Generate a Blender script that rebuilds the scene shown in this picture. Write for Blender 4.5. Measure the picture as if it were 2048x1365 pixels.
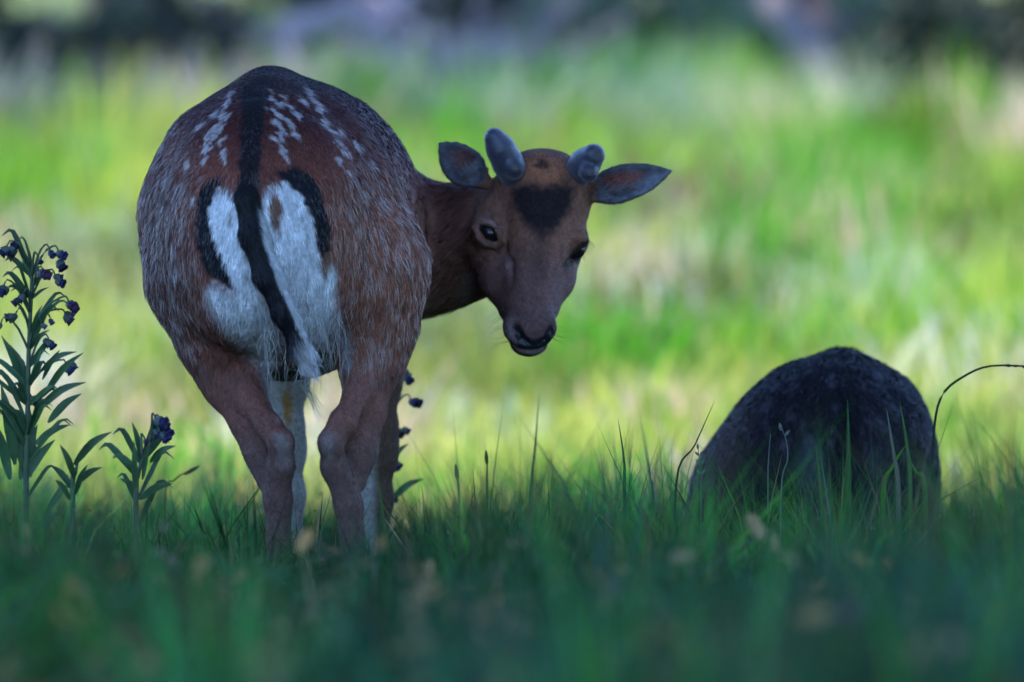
import bpy, math, random
import numpy as np

# ------------------------------------------------------------------ camera, sky, sun, exposure
for o in list(bpy.data.objects):
    bpy.data.objects.remove(o, do_unlink=True)
scene = bpy.context.scene
COL = scene.collection
rng = np.random.default_rng(7)
random.seed(7)

CAM_Z = 0.49
LENS = 300.0
FPX = LENS / 36.0 * 2048.0
cam_data = bpy.data.cameras.new('camera')
cam_data.lens = LENS
cam_data.sensor_width = 36.0
cam_data.clip_start = 0.05
cam_data.clip_end = 3000.0
cam_data.dof.use_dof = True
cam_data.dof.focus_distance = 13.55
cam_data.dof.aperture_fstop = 4.2
cam_data.dof.aperture_blades = 0
cam = bpy.data.objects.new('camera', cam_data)
COL.objects.link(cam)
cam.location = (0, 0, CAM_Z)
cam.rotation_euler = (math.pi / 2, 0, 0)
scene.camera = cam

SUN_EL = math.radians(54)
SUN_H = np.array([-0.62, 0.78]); SUN_H /= np.linalg.norm(SUN_H)      # horizontal direction towards the sun
sun_dir = np.array([SUN_H[0] * math.cos(SUN_EL), SUN_H[1] * math.cos(SUN_EL), math.sin(SUN_EL)])
world = bpy.data.worlds.new('World')
scene.world = world
world.use_nodes = True
wn = world.node_tree.nodes
wl = world.node_tree.links
wn.clear()
sky = wn.new('ShaderNodeTexSky')
sky.sky_type = 'NISHITA'
sky.sun_disc = False
sky.sun_elevation = SUN_EL
sky.sun_rotation = math.atan2(SUN_H[0], SUN_H[1])
sky.air_density = 0.5
sky.dust_density = 0.0
sky.ozone_density = 6.0
bg = wn.new('ShaderNodeBackground')
bg.inputs['Strength'].default_value = 0.15
wo = wn.new('ShaderNodeOutputWorld')
wl.new(sky.outputs[0], bg.inputs[0])
wl.new(bg.outputs[0], wo.inputs[0])

sun_data = bpy.data.lights.new('sun', 'SUN')
sun_data.energy = 2.0
sun_data.angle = math.radians(0.53)
sun_data.color = (1.0, 0.92, 0.76)
sun = bpy.data.objects.new('sun', sun_data)
COL.objects.link(sun)
sun.location = tuple((sun_dir * 60).tolist())
from mathutils import Vector, Matrix
sun.rotation_euler = Vector(sun_dir.tolist()).to_track_quat('Z', 'Y').to_euler()

scene.view_settings.view_transform = 'Standard'
scene.view_settings.look = 'None'
scene.view_settings.gamma = 1.0
scene.view_settings.exposure = 2.7
scene.view_settings.use_curve_mapping = False
scene.cycles.use_denoising = True
scene.cycles.max_bounces = 6
scene.cycles.transparent_max_bounces = 8
scene.cycles.sample_clamp_indirect = 4.0

# ------------------------------------------------------------------ helpers
def P(px, py, y):
    """the point at distance y seen at photo pixel (px, py)"""
    return np.array([(px - 1024.0) / FPX * y, y, CAM_Z - (py - 682.5) / FPX * y])

def tag(o, label=None, cat=None, group=None, kind=None):
    if label: o['label'] = label
    if cat: o['category'] = cat
    if group: o['group'] = group
    if kind: o['kind'] = kind
    return o

def empty(name, loc):
    o = bpy.data.objects.new(name, None)
    o.empty_display_size = 0.1
    o.location = tuple(float(v) for v in loc)
    COL.objects.link(o)
    return o

def np_mesh(name, V, faces, mat=None, parent=None, col=None, normals=None, smooth=True, origin=None):
    """faces: list of integer arrays (n,3) or (n,4)."""
    V = np.asarray(V, dtype=np.float32)
    off = np.zeros(3)
    if parent is not None:
        off = np.array(parent_world(parent))
    elif origin is not None:
        off = np.array(origin, dtype=float)
    V = (V - off).astype(np.float32)
    faces = [np.asarray(f, dtype=np.int32) for f in faces if len(f)]
    me = bpy.data.meshes.new(name)
    me.vertices.add(len(V))
    me.vertices.foreach_set('co', V.ravel())
    lv = np.concatenate([f.ravel() for f in faces])
    sizes = np.concatenate([np.full(len(f), f.shape[1], dtype=np.int32) for f in faces])
    starts = np.concatenate([[0], np.cumsum(sizes)[:-1]]).astype(np.int32)
    me.loops.add(len(lv))
    me.loops.foreach_set('vertex_index', lv)
    me.polygons.add(len(sizes))
    me.polygons.foreach_set('loop_start', starts)
    me.update(calc_edges=True)
    me.polygons.foreach_set('use_smooth', np.full(len(sizes), smooth, dtype=bool))
    if col is not None:
        a = me.attributes.new('Col', 'FLOAT_COLOR', 'POINT')
        c4 = np.ones((len(V), 4), dtype=np.float32)
        c4[:, :3] = col
        a.data.foreach_set('color', c4.ravel())
    if normals is not None:
        me.normals_split_custom_set_from_vertices(np.asarray(normals, dtype=np.float32))
    me.validate(verbose=False) if False else None
    o = bpy.data.objects.new(name, me)
    COL.objects.link(o)
    if mat is not None:
        me.materials.append(mat)
    if parent is not None:
        o.parent = parent
    else:
        o.location = tuple(float(v) for v in off)
    return o

def parent_world(p):
    l = np.array(p.location)
    while p.parent is not None:
        p = p.parent
        l = l + np.array(p.location)
    return l

def nrm(v):
    v = np.asarray(v, dtype=float)
    return v / np.maximum(np.linalg.norm(v, axis=-1, keepdims=True), 1e-9)

def smooth(a, b, x):
    t = np.clip((x - a) / (b - a), 0, 1)
    return t * t * (3 - 2 * t)

def mix(a, b, t):
    t = np.asarray(t)
    if t.ndim == 1 and np.asarray(b).ndim <= 1: t = t[:, None]
    elif t.ndim == 1: t = t[:, None]
    return np.asarray(a) * (1 - t) + np.asarray(b) * t

def vnoise(Pt, scale, seed=0):
    """value noise in 0..1; scale is the wavelength"""
    q = np.asarray(Pt, dtype=np.float64) / np.asarray(scale)
    if q.ndim == 1: q = q[:, None]
    if q.shape[1] == 2: q = np.concatenate([q, np.zeros((len(q), 1))], 1)
    i = np.floor(q).astype(np.int64)
    f = q - i
    f = f * f * (3 - 2 * f)
    def h(ix, iy, iz):
        n = (ix * 374761393 + iy * 668265263 + iz * 2147483647 + seed * 1274126177) & 0xffffffff
        n = ((n ^ (n >> 13)) * 1274126177) & 0xffffffff
        n = n ^ (n >> 16)
        return (n & 0xffffff) / float(0xffffff)
    r = 0
    for dx in (0, 1):
        for dy in (0, 1):
            for dz in (0, 1):
                w = (f[:, 0] if dx else 1 - f[:, 0]) * (f[:, 1] if dy else 1 - f[:, 1]) * (f[:, 2] if dz else 1 - f[:, 2])
                r = r + w * h(i[:, 0] + dx, i[:, 1] + dy, i[:, 2] + dz)
    return r

def fbm(Pt, scale, seed=0, oct=3):
    r = 0; a = 1; t = 0
    for k in range(oct):
        r = r + a * vnoise(Pt, np.asarray(scale) / 2 ** k, seed + 17 * k); t += a; a *= 0.5
    return r / t

# ------------------------------------------------------------------ materials
def material(name):
    m = bpy.data.materials.new(name)
    m.use_nodes = True
    nt = m.node_tree
    b = nt.nodes['Principled BSDF']
    return m, nt, b

def col_material(name, rough=0.7, spec=0.3, noise_scale=None, noise_amt=0.3, translucent=0.0, bump=0.0, bump_scale=200):
    m, nt, b = material(name)
    at = nt.nodes.new('ShaderNodeAttribute'); at.attribute_name = 'Col'
    src = at.outputs['Color']
    if noise_scale:
        tc = nt.nodes.new('ShaderNodeTexCoord')
        nz = nt.nodes.new('ShaderNodeTexNoise'); nz.inputs['Scale'].default_value = noise_scale
        nz.inputs['Detail'].default_value = 4
        nt.links.new(tc.outputs['Object'], nz.inputs['Vector'])
        mr = nt.nodes.new('ShaderNodeMapRange')
        mr.inputs[1].default_value = 0.3; mr.inputs[2].default_value = 0.7
        mr.inputs[3].default_value = 1 - noise_amt; mr.inputs[4].default_value = 1 + noise_amt
        nt.links.new(nz.outputs[0], mr.inputs[0])
        mx = nt.nodes.new('ShaderNodeVectorMath'); mx.operation = 'SCALE'
        nt.links.new(src, mx.inputs[0]); nt.links.new(mr.outputs[0], mx.inputs['Scale'])
        src = mx.outputs[0]
        if bump:
            bp = nt.nodes.new('ShaderNodeBump'); bp.inputs['Strength'].default_value = bump
            bp.inputs['Distance'].default_value = 0.004
            n2 = nt.nodes.new('ShaderNodeTexNoise'); n2.inputs['Scale'].default_value = bump_scale
            n2.inputs['Detail'].default_value = 3
            nt.links.new(tc.outputs['Object'], n2.inputs['Vector'])
            nt.links.new(n2.outputs[0], bp.inputs['Height'])
            nt.links.new(bp.outputs[0], b.inputs['Normal'])
    nt.links.new(src, b.inputs['Base Color'])
    b.inputs['Roughness'].default_value = rough
    b.inputs['Specular IOR Level'].default_value = spec
    if translucent:
        tr = nt.nodes.new('ShaderNodeBsdfTranslucent')
        nt.links.new(src, tr.inputs['Color'])
        ms = nt.nodes.new('ShaderNodeMixShader'); ms.inputs[0].default_value = translucent
        out = nt.nodes['Material Output']
        nt.links.new(b.outputs[0], ms.inputs[1]); nt.links.new(tr.outputs[0], ms.inputs[2])
        nt.links.new(ms.outputs[0], out.inputs['Surface'])
    return m

M_grass = col_material('grass_blade', 0.7, 0.15, translucent=0.38)
M_leaf = col_material('leaf', 0.5, 0.4, 60, 0.25, translucent=0.2)
M_bark = col_material('bark', 0.9, 0.15, 9, 0.45, bump=0.8, bump_scale=30)
M_fur = col_material('fur_strand', 0.48, 0.22)
M_skin = col_material('coat', 0.85, 0.1, 140, 0.3)
M_velvet = col_material('velvet', 0.38, 0.6, 60, 0.2, bump=0.35, bump_scale=400)
for m_ in (M_velvet,):
    m_.node_tree.nodes['Principled BSDF'].inputs['Sheen Weight'].default_value = 0.35
M_flower = col_material('petal', 0.6, 0.2, 120, 0.2, translucent=0.15)

M_eye, nt, b = material('eye_gloss')
b.inputs['Base Color'].default_value = (0.012, 0.008, 0.008, 1)
b.inputs['Roughness'].default_value = 0.22

M_ground, nt, b = material('meadow_soil')
tc = nt.nodes.new('ShaderNodeTexCoord')
n1 = nt.nodes.new('ShaderNodeTexNoise'); n1.inputs['Scale'].default_value = 1.1; n1.inputs['Detail'].default_value = 8
n1.inputs['Roughness'].default_value = 0.65
cr = nt.nodes.new('ShaderNodeValToRGB')
e = cr.color_ramp.elements
e[0].position = 0.33; e[0].color = (0.030, 0.050, 0.016, 1)
e[1].position = 0.70; e[1].color = (0.16, 0.15, 0.06, 1)
x = cr.color_ramp.elements.new(0.5); x.color = (0.07, 0.11, 0.025, 1)
nt.links.new(tc.outputs['Object'], n1.inputs['Vector'])
nt.links.new(n1.outputs[0], cr.inputs[0])
nt.links.new(cr.outputs[0], b.inputs['Base Color'])
b.inputs['Roughness'].default_value = 0.95
b.inputs['Specular IOR Level'].default_value = 0.1

# ------------------------------------------------------------------ the ground: one sheet that rises into a bank behind the deer
def ground_z(x, y):
    x = np.asarray(x, dtype=float); y = np.asarray(y, dtype=float)
    s = np.maximum(y - 19.0, 0)
    ramp = 0.066 * (np.sqrt(s * s + 9.0) - 3.0)
    top = 4.6
    z = np.where(ramp < top, ramp, top + (ramp - top) * 0.08)
    p = np.stack([x.ravel(), y.ravel()], 1)
    n = (fbm(p, 5.0, 3, 3) - 0.5).reshape(x.shape)
    return z + n * 0.35 * smooth(18, 30, y) + n * 0.04

def axis_pts(spec):
    return np.concatenate([np.arange(a, b, s) for a, b, s in spec])
gx = axis_pts([(-600, -60, 60), (-60, -12, 4), (-12, 12, 0.5), (12, 60, 4), (60, 601, 60)])
gy = axis_pts([(-300, -20, 40), (-20, 2, 2), (2, 75, 0.5), (75, 140, 5), (140, 1201, 60)])
GX, GY = np.meshgrid(gx, gy, indexing='ij')
GZ = ground_z(GX, GY)
gv = np.stack([GX, GY, GZ], -1).reshape(-1, 3)
ny = len(gy)
ii, jj = np.meshgrid(np.arange(len(gx) - 1), np.arange(ny - 1), indexing='ij')
k = (ii * ny + jj).ravel()
gf = np.stack([k, k + ny, k + ny + 1, k + 1], 1)
tag(np_mesh('meadow_ground', gv, [gf], M_ground), 'grassy meadow soil rising into a bank', 'ground', kind='structure')

# ------------------------------------------------------------------ grass
def blades(name, x, y, h, w, col, lean=0.35, mat=M_grass, label='', kind='stuff', seg=3, tipcol=None, fold=0.0):
    n = len(x)
    z = ground_z(x, y) - 0.01
    base = np.stack([x, y, z], 1)
    az = rng.uniform(0, 2 * np.pi, n)
    ld = np.stack([np.cos(az), np.sin(az), np.zeros(n)], 1) * (np.abs(rng.normal(0, lean, n)) * h)[:, None]
    face = rng.uniform(0, 2 * np.pi, n)
    sd = np.stack([np.cos(face), np.sin(face), np.zeros(n)], 1)
    vs = []; cs = []
    droop = rng.uniform(0.0, 0.35, n) * lean / 0.35
    for s in range(seg):
        t = s / seg
        c = base + ld * (t ** 1.8) + np.array([0, 0, 1]) * (h * (t - droop * t ** 3))[:, None]
        ww = (w * (1 - 0.75 * t ** 1.5) * 0.5)[:, None]
        vs += [c - sd * ww, c + sd * ww]
        cc = col if tipcol is None else mix(col, tipcol, np.full(n, t))
        cs += [cc, cc]
    vs.append(base + ld + np.array([0, 0, 1]) * (h * (1 - droop))[:, None])
    cs.append(col if tipcol is None else tipcol)
    V = np.stack(vs, 1).reshape(-1, 3)
    C = np.stack(cs, 1).reshape(-1, 3)
    m = 2 * seg + 1
    b0 = (np.arange(n) * m)[:, None]
    quads = [b0 + np.array([[2 * s, 2 * s + 1, 2 * s + 3, 2 * s + 2]]) for s in range(seg - 1)]
    tri = b0 + np.array([[2 * seg - 2, 2 * seg - 1, 2 * seg]])
    o = np_mesh(name, V, [np.concatenate(quads), tri], mat, col=C)
    tag(o, label, 'grass', kind=kind)
    return o

def growth(x, y):
    """broad drifts of lusher and sparser growth"""
    p = np.stack([x, y], 1)
    return .30 + 1.45 * smooth(.34, .66, fbm(p, np.array([.13, 1.5]), 201, 2))

def wedge(n, y0, y1, margin, power=1.0):
    y = y0 + (y1 - y0) * rng.random(n) ** power
    hw = 0.06 * y + margin
    return rng.uniform(-1, 1, n) * hw, y

rng = np.random.default_rng(100)
# shaded foreground sward, from near the camera to just past the deer
n = 95000
x, y = wedge(n, 5.4, 18.5, 0.7, 0.85)
p2 = np.stack([x, y], 1)
cl = fbm(p2, 0.55, 11, 3)
h = (0.09 + 0.20 * cl) * rng.uniform(0.55, 1.25, n)
t = np.clip(fbm(p2, 0.35, 21, 2) * 1.6 - 0.3 + rng.normal(0, 0.22, n), 0, 1)
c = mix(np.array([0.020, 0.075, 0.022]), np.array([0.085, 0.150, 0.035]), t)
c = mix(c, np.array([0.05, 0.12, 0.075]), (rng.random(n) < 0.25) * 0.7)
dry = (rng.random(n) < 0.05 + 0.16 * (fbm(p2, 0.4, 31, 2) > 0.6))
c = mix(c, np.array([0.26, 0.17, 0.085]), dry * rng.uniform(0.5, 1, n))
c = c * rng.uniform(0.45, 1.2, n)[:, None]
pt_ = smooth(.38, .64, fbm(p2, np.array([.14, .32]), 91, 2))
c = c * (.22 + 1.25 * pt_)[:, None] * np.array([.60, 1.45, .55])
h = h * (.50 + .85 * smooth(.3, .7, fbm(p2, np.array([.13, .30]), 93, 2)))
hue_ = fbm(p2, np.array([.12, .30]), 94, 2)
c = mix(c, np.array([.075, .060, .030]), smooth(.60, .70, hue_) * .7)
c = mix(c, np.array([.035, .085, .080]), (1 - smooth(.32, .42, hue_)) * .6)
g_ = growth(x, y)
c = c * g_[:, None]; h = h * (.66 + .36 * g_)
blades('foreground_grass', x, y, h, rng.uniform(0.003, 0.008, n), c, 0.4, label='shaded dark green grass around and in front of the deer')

rng = np.random.default_rng(101)
# taller near tufts towards the right, well inside the lens blur
n = 3600
cx = rng.uniform(-0.1, 1.0, 60); cy = rng.uniform(6.2, 9.5, 60)
k = rng.integers(0, 60, n)
x = cx[k] * (0.04 + 0.058 * cy[k]) / 0.4 * 0.9 + rng.normal(0, 0.07, n); y = cy[k] + rng.normal(0, 0.08, n)
c = mix(np.array([0.012, 0.06, 0.026]), np.array([0.04, 0.09, 0.045]), rng.random(60)[k]) * rng.uniform(0.6, 1.2, n)[:, None]
c = mix(c, np.array([0.22, 0.16, 0.10]), (rng.random(n) < 0.08) * 0.8)
blades('tall_foreground_grass', x, y, rng.uniform(0.2, 0.36, n), rng.uniform(0.004, 0.009, n), c, 0.3, label='taller blurred grass tufts close to the viewer')

rng = np.random.default_rng(102)
# withered leaves and straw lying in the sward
n = 2600
x, y = wedge(n, 5.0, 16.5, 0.5, 0.85)
keep = fbm(np.stack([x, y], 1), 0.6, 41, 2) > 0.52
x = x[keep]; y = y[keep]; n = len(x)
c = mix(np.array([0.30, 0.17, 0.07]), np.array([0.42, 0.33, 0.19]), rng.random(n))
blades('withered_grass', x, y, rng.uniform(0.14, 0.27, n), rng.uniform(0.008, 0.02, n), c, 0.6, label='withered tan leaves among the shaded grass')

rng = np.random.default_rng(103)
# low broad leaves (clover, docks) scattered through the sward
n = 9000
x, y = wedge(n, 4.6, 17.0, 0.5, 0.85)
n = len(x)
p2 = np.stack([x, y], 1)
zz = ground_z(x, y) + rng.uniform(.02, .20, n) * (.5 + fbm(p2, .4, 95, 2))
f = nrm(np.stack([rng.normal(0, .6, n), rng.normal(-.3, .6, n), np.ones(n)], 1))
a_ = nrm(np.cross(f, rng.normal(0, 1, (n, 3)))); b_ = np.cross(f, a_)
sz = (rng.uniform(.007, .020, n) * np.interp(y, [9, 12], [1, .32]))[:, None]
cen = np.stack([x, y, zz], 1)
ring6 = [(1, 0), (.45, .5), (-.5, .5), (-1, 0), (-.5, -.5), (.45, -.5)]
LV = np.stack([cen + a_ * sz * u_ + b_ * sz * v_ + f * sz * .15 * abs(v_) for u_, v_ in ring6], 1).reshape(-1, 3)
lp = np.array([[.025, .11, .03], [.05, .15, .06], [.015, .06, .02], [.08, .19, .08], [.34, .22, .10], [.30, .24, .17], [.16, .12, .14]])
lc = lp[rng.choice(7, n, p=[.3, .2, .2, .08, .09, .07, .06])] * rng.uniform(.6, 1.2, n)[:, None]
k6 = (np.arange(n) * 6)[:, None]
tag(np_mesh('sward_leaves', LV, [np.concatenate([k6 + np.array([[0, 1, 2, 3]]), k6 + np.array([[0, 3, 4, 5]])])], M_grass, col=np.repeat(lc, 6, axis=0), smooth=False), 'small broad leaves scattered through the shaded grass', 'leaves', kind='stuff')

n = 300
x, y = wedge(n, 6.5, 11.8, 0.3, 0.9)
p2 = np.stack([x, y], 1)
zz = ground_z(x, y) + rng.uniform(.07, .21, n)
f = nrm(np.stack([rng.normal(0, .6, n), rng.normal(-.7, .5, n), rng.uniform(.2, 1, n)], 1))
a_ = nrm(np.cross(f, rng.normal(0, 1, (n, 3)))); b_ = np.cross(f, a_)
sz = rng.uniform(.008, .022, n)[:, None]
cen = np.stack([x, y, zz], 1)
LV = np.stack([cen + a_ * sz * u_ + b_ * sz * v_ * .8 + f * sz * .25 * abs(v_) for u_, v_ in ring6], 1).reshape(-1, 3)
lp = np.array([[.52, .28, .08], [.40, .26, .13], [.15, .12, .08], [.05, .13, .06], [.02, .08, .03], [.16, .11, .08]])
lc = lp[rng.choice(6, n, p=[.13, .13, .14, .2, .3, .1])] * rng.uniform(.6, 1.1, n)[:, None]
k6 = (np.arange(n) * 6)[:, None]
tag(np_mesh('withered_leaves', LV, [np.concatenate([k6 + np.array([[0, 1, 2, 3]]), k6 + np.array([[0, 3, 4, 5]])])], M_grass, col=np.repeat(lc, 6, axis=0), smooth=False), 'withered tan and grey leaves caught in the near grass', 'leaves', kind='stuff')
n = 130
x, y = wedge(n, 7.2, 11.6, 0.2, 0.9)
zz = ground_z(x, y) + rng.uniform(.12, .235, n)
f = nrm(np.stack([rng.normal(0, .6, n), rng.normal(-.9, .4, n), rng.uniform(.2, 1, n)], 1))
a_ = nrm(np.cross(f, rng.normal(0, 1, (n, 3)))); b_ = np.cross(f, a_)
sz = rng.uniform(.009, .022, n)[:, None]
cen = np.stack([x, y, zz], 1)
LV = np.stack([cen + a_ * sz * u_ + b_ * sz * v_ * .8 + f * sz * .25 * abs(v_) for u_, v_ in ring6], 1).reshape(-1, 3)
lc = mix(np.array([.50, .26, .07]), np.array([.42, .30, .16]), rng.random(n)) * rng.uniform(.5, 1.1, n)[:, None]
k6 = (np.arange(n) * 6)[:, None]
tag(np_mesh('tan_leaves', LV, [np.concatenate([k6 + np.array([[0, 1, 2, 3]]), k6 + np.array([[0, 3, 4, 5]])])], M_grass, col=np.repeat(lc, 6, axis=0), smooth=False), 'yellow tan dead leaves flecking the near grass', 'leaves', kind='stuff')
n = 170
x, y = wedge(n, 6.0, 12.8, 0.2, 0.9)
c = mix(np.array([.12, .19, .13]), np.array([.30, .25, .17]), rng.random(n)) * rng.uniform(.5, 1.1, n)[:, None]
blades('bleached_grass', x, y, rng.uniform(.2, .34, n), rng.uniform(.005, .010, n), c, .9, seg=5, label='long bleached blades bending across the near grass')
# taller tufts just in front of the deer
nc_ = 330
cx, cy = wedge(nc_, 6.2, 16.8, 0.25, 0.8)
per_ = 75
k = np.repeat(np.arange(nc_), per_); n = len(k)
tr_ = rng.uniform(.02, .065, nc_)[k]
x = cx[k] + rng.normal(0, 1, n) * tr_; y = cy[k] + rng.normal(0, 1, n) * tr_ * 1.3
tp_ = np.array([[.022, .14, .020], [.045, .19, .030], [.010, .07, .016], [.025, .11, .045], [.085, .080, .030], [.006, .035, .012], [.22, .15, .06]])
c = tp_[rng.choice(7, nc_, p=[.22, .18, .2, .14, .1, .1, .06])][k] * rng.uniform(.5, 1.25, n)[:, None]
c = c * growth(x, y)[:, None]
blades('tufted_grass', x, y, rng.uniform(.12, .31, nc_)[k] * rng.uniform(.55, 1.1, n), rng.uniform(.003, .007, n), c, .33, label='taller shaded grass tufts around and in front of the deer')
# fine long grass rising about the legs
nc_ = 300
cx, cy = wedge(nc_, 10.2, 14.3, 0.15, 1.0)
per_ = 60
k = np.repeat(np.arange(nc_), per_); n = len(k)
x = cx[k] + rng.normal(0, .06, n); y = cy[k] + rng.normal(0, .09, n)
c = mix(np.array([.018, .10, .022]), np.array([.07, .17, .04]), rng.random(nc_)[k]) * rng.uniform(.5, 1.25, n)[:, None]
c = mix(c, np.array([.26, .17, .08]), (rng.random(n) < .09) * .8)
blades('fine_grass', x, y, rng.uniform(.17, .34, nc_)[k] * rng.uniform(.6, 1.1, n) * (.7 + .3 * growth(cx, cy)[k]), rng.uniform(.0016, .0034, n), c, .35, seg=4, label='fine long shaded grass rising about the legs of the deer')

rng = np.random.default_rng(104)
# sunlit bank
n = 120000
x, y = wedge(n, 17.5, 66, 1.6, 0.9)
p2 = np.stack([x, y], 1)
pk = p2 / np.array([1.0, 2.2])
a1 = fbm(pk, 0.75, 51, 2); a2 = fbm(pk, 1.3, 61, 2); a3 = fbm(pk, 0.5, 71, 2)
h = (0.16 + 0.42 * a1) * rng.uniform(0.6, 1.2, n) * np.interp(y, [23, 25, 41, 45], [.7, 1, 1, .55])
c = mix(np.array([0.10, 0.27, 0.025]), np.array([0.34, 0.42, 0.06]), smooth(0.4, 0.6, a2))
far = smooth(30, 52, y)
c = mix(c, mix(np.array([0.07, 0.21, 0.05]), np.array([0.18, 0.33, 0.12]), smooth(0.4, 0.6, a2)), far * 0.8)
straw = smooth(0.52, 0.66, fbm(pk, 0.9, 81, 2)) * (0.95 - 0.35 * far)
c = mix(c, np.array([0.60, 0.47, 0.31]), straw * .85 * rng.uniform(0.5, 1, n))
c = mix(c, np.array([0.05, 0.12, 0.02]), smooth(0.58, 0.7, a3) * 0.7)
c = c * (.45 + 1.1 * smooth(.35, .65, fbm(pk, .62, 97, 2)))[:, None]
c = mix(c, np.array([.045, .13, .05]), smooth(38, 50, y) * .6)  # shade at the top of the bank painted into the far grass colour
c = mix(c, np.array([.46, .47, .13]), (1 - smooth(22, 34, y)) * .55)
c = c * rng.uniform(0.65, 1.2, n)[:, None]
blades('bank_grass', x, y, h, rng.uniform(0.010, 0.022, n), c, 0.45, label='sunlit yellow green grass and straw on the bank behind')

rng = np.random.default_rng(105)
# tussocks, each of one colour
nt_ = 760
tx_, ty_ = wedge(nt_, 19, 62, 1.2, 0.8)
pal = np.array([[.08, .32, .02], [.18, .37, .03], [.40, .45, .08], [.74, .52, .40], [.62, .49, .33], [.26, .36, .18], [.38, .46, .28], [.10, .12, .02], [.66, .64, .50], [.18, .12, .06]])
wts = np.array([.20, .18, .10, .10, .06, .10, .08, .12, .03, .06])
keep = ~((ty_ > 41.5) & (tx_ / ty_ * FPX + 1024 < 1120)) & ~((ty_ > 42) & (tx_ / ty_ * FPX + 1024 > 1480))
tx_ = tx_[keep]; ty_ = ty_[keep]; nt_ = len(tx_)
kind_ = rng.choice(len(pal), nt_, p=wts / wts.sum())
per = 120
k = np.repeat(np.arange(nt_), per)
n = len(k)
rad = rng.uniform(.07, .24, nt_)[k]
x = tx_[k] + rng.normal(0, 1, n) * rad; y = ty_[k] + rng.normal(0, 1, n) * rad * 1.4
c = pal[kind_[k]] * rng.uniform(.7, 1.2, n)[:, None]
c = mix(c, np.array([.09, .19, .08]), smooth(38, 50, y) * .45)  # far tussocks painted darker to match the shade on the upper bank
blades('tussock_grass', x, y, rng.uniform(.32, .85, nt_)[k] * rng.uniform(.5, 1.1, n) * np.interp(y, [18, 24, 34, 42, 48], [.4, .55, 1.0, .9, .55]), rng.uniform(.012, .026, n), c, .38, label='taller sunlit tussocks of green and straw grass on the bank')

# ------------------------------------------------------------------ tubes, trees, logs, bushes
def tube(pts, rad, sides=8, jitter=0.0, cap=True):
    pts = np.asarray(pts, dtype=float); n = len(pts)
    rad = np.broadcast_to(np.asarray(rad, dtype=float), (n,))
    tang = nrm(np.gradient(pts, axis=0))
    ref = np.array([0.31, 0.2, 0.93])
    V = []
    for i in range(n):
        s = nrm(np.cross(tang[i], ref if abs(tang[i] @ ref) < 0.95 else np.array([1.0, 0, 0])))
        u = np.cross(s, tang[i])
        a = np.arange(sides) * 2 * np.pi / sides
        r = rad[i] * (1 + jitter * (rng.random(sides) - 0.5))
        V.append(pts[i] + np.cos(a)[:, None] * s * r[:, None] + np.sin(a)[:, None] * u * r[:, None])
    V = np.concatenate(V)
    F = []
    for i in range(n - 1):
        for q in range(sides):
            F.append([i * sides + q, i * sides + (q + 1) % sides, (i + 1) * sides + (q + 1) % sides, (i + 1) * sides + q])
    F = [np.array(F)]
    if cap:
        V = np.concatenate([V, pts[:1], pts[-1:]])
        a = len(V) - 2
        tr = [[a, (q + 1) % sides, q] for q in range(sides)] + [[a + 1, (n - 1) * sides + q, (n - 1) * sides + (q + 1) % sides] for q in range(sides)]
        F.append(np.array(tr))
    return V, F

def join_geo(parts):
    V = []; q = []; t = []; off = 0
    for v, fs in parts:
        V.append(v)
        for f in fs:
            (q if f.shape[1] == 4 else t).append(f + off)
        off += len(v)
    F = []
    if q: F.append(np.concatenate(q))
    if t: F.append(np.concatenate(t))
    return np.concatenate(V), F

def resample(pts, n):
    pts = np.asarray(pts, dtype=float)
    m = len(pts)
    tt = np.linspace(0, m - 1, n)
    out = []
    for t in tt:
        i = min(int(t), m - 2); f = t - i
        p0 = pts[max(i - 1, 0)]; p1 = pts[i]; p2 = pts[i + 1]; p3 = pts[min(i + 2, m - 1)]
        out.append(0.5 * ((2 * p1) + (-p0 + p2) * f + (2 * p0 - 5 * p1 + 4 * p2 - p3) * f * f + (-p0 + 3 * p1 - 3 * p2 + p3) * f ** 3))
    return np.array(out)

def leaf_cards(cent, size, col, up=0.3):
    n = len(cent)
    nn = nrm(rng.normal(0, 1, (n, 3)) + np.array([0, 0, up]))
    a = nrm(np.cross(nn, rng.normal(0, 1, (n, 3))))
    b_ = np.cross(nn, a)
    s = np.asarray(size)[:, None]
    V = np.stack([cent - a * s, cent - b_ * s * 0.45 + nn * s * 0.12, cent + a * s, cent + b_ * s * 0.45 + nn * s * 0.12], 1).reshape(-1, 3)
    C = np.repeat(col, 4, axis=0)
    k = (np.arange(n) * 4)[:, None]
    return V, np.concatenate([k + np.array([[0, 1, 3]]), k + np.array([[1, 2, 3]])]), C

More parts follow.
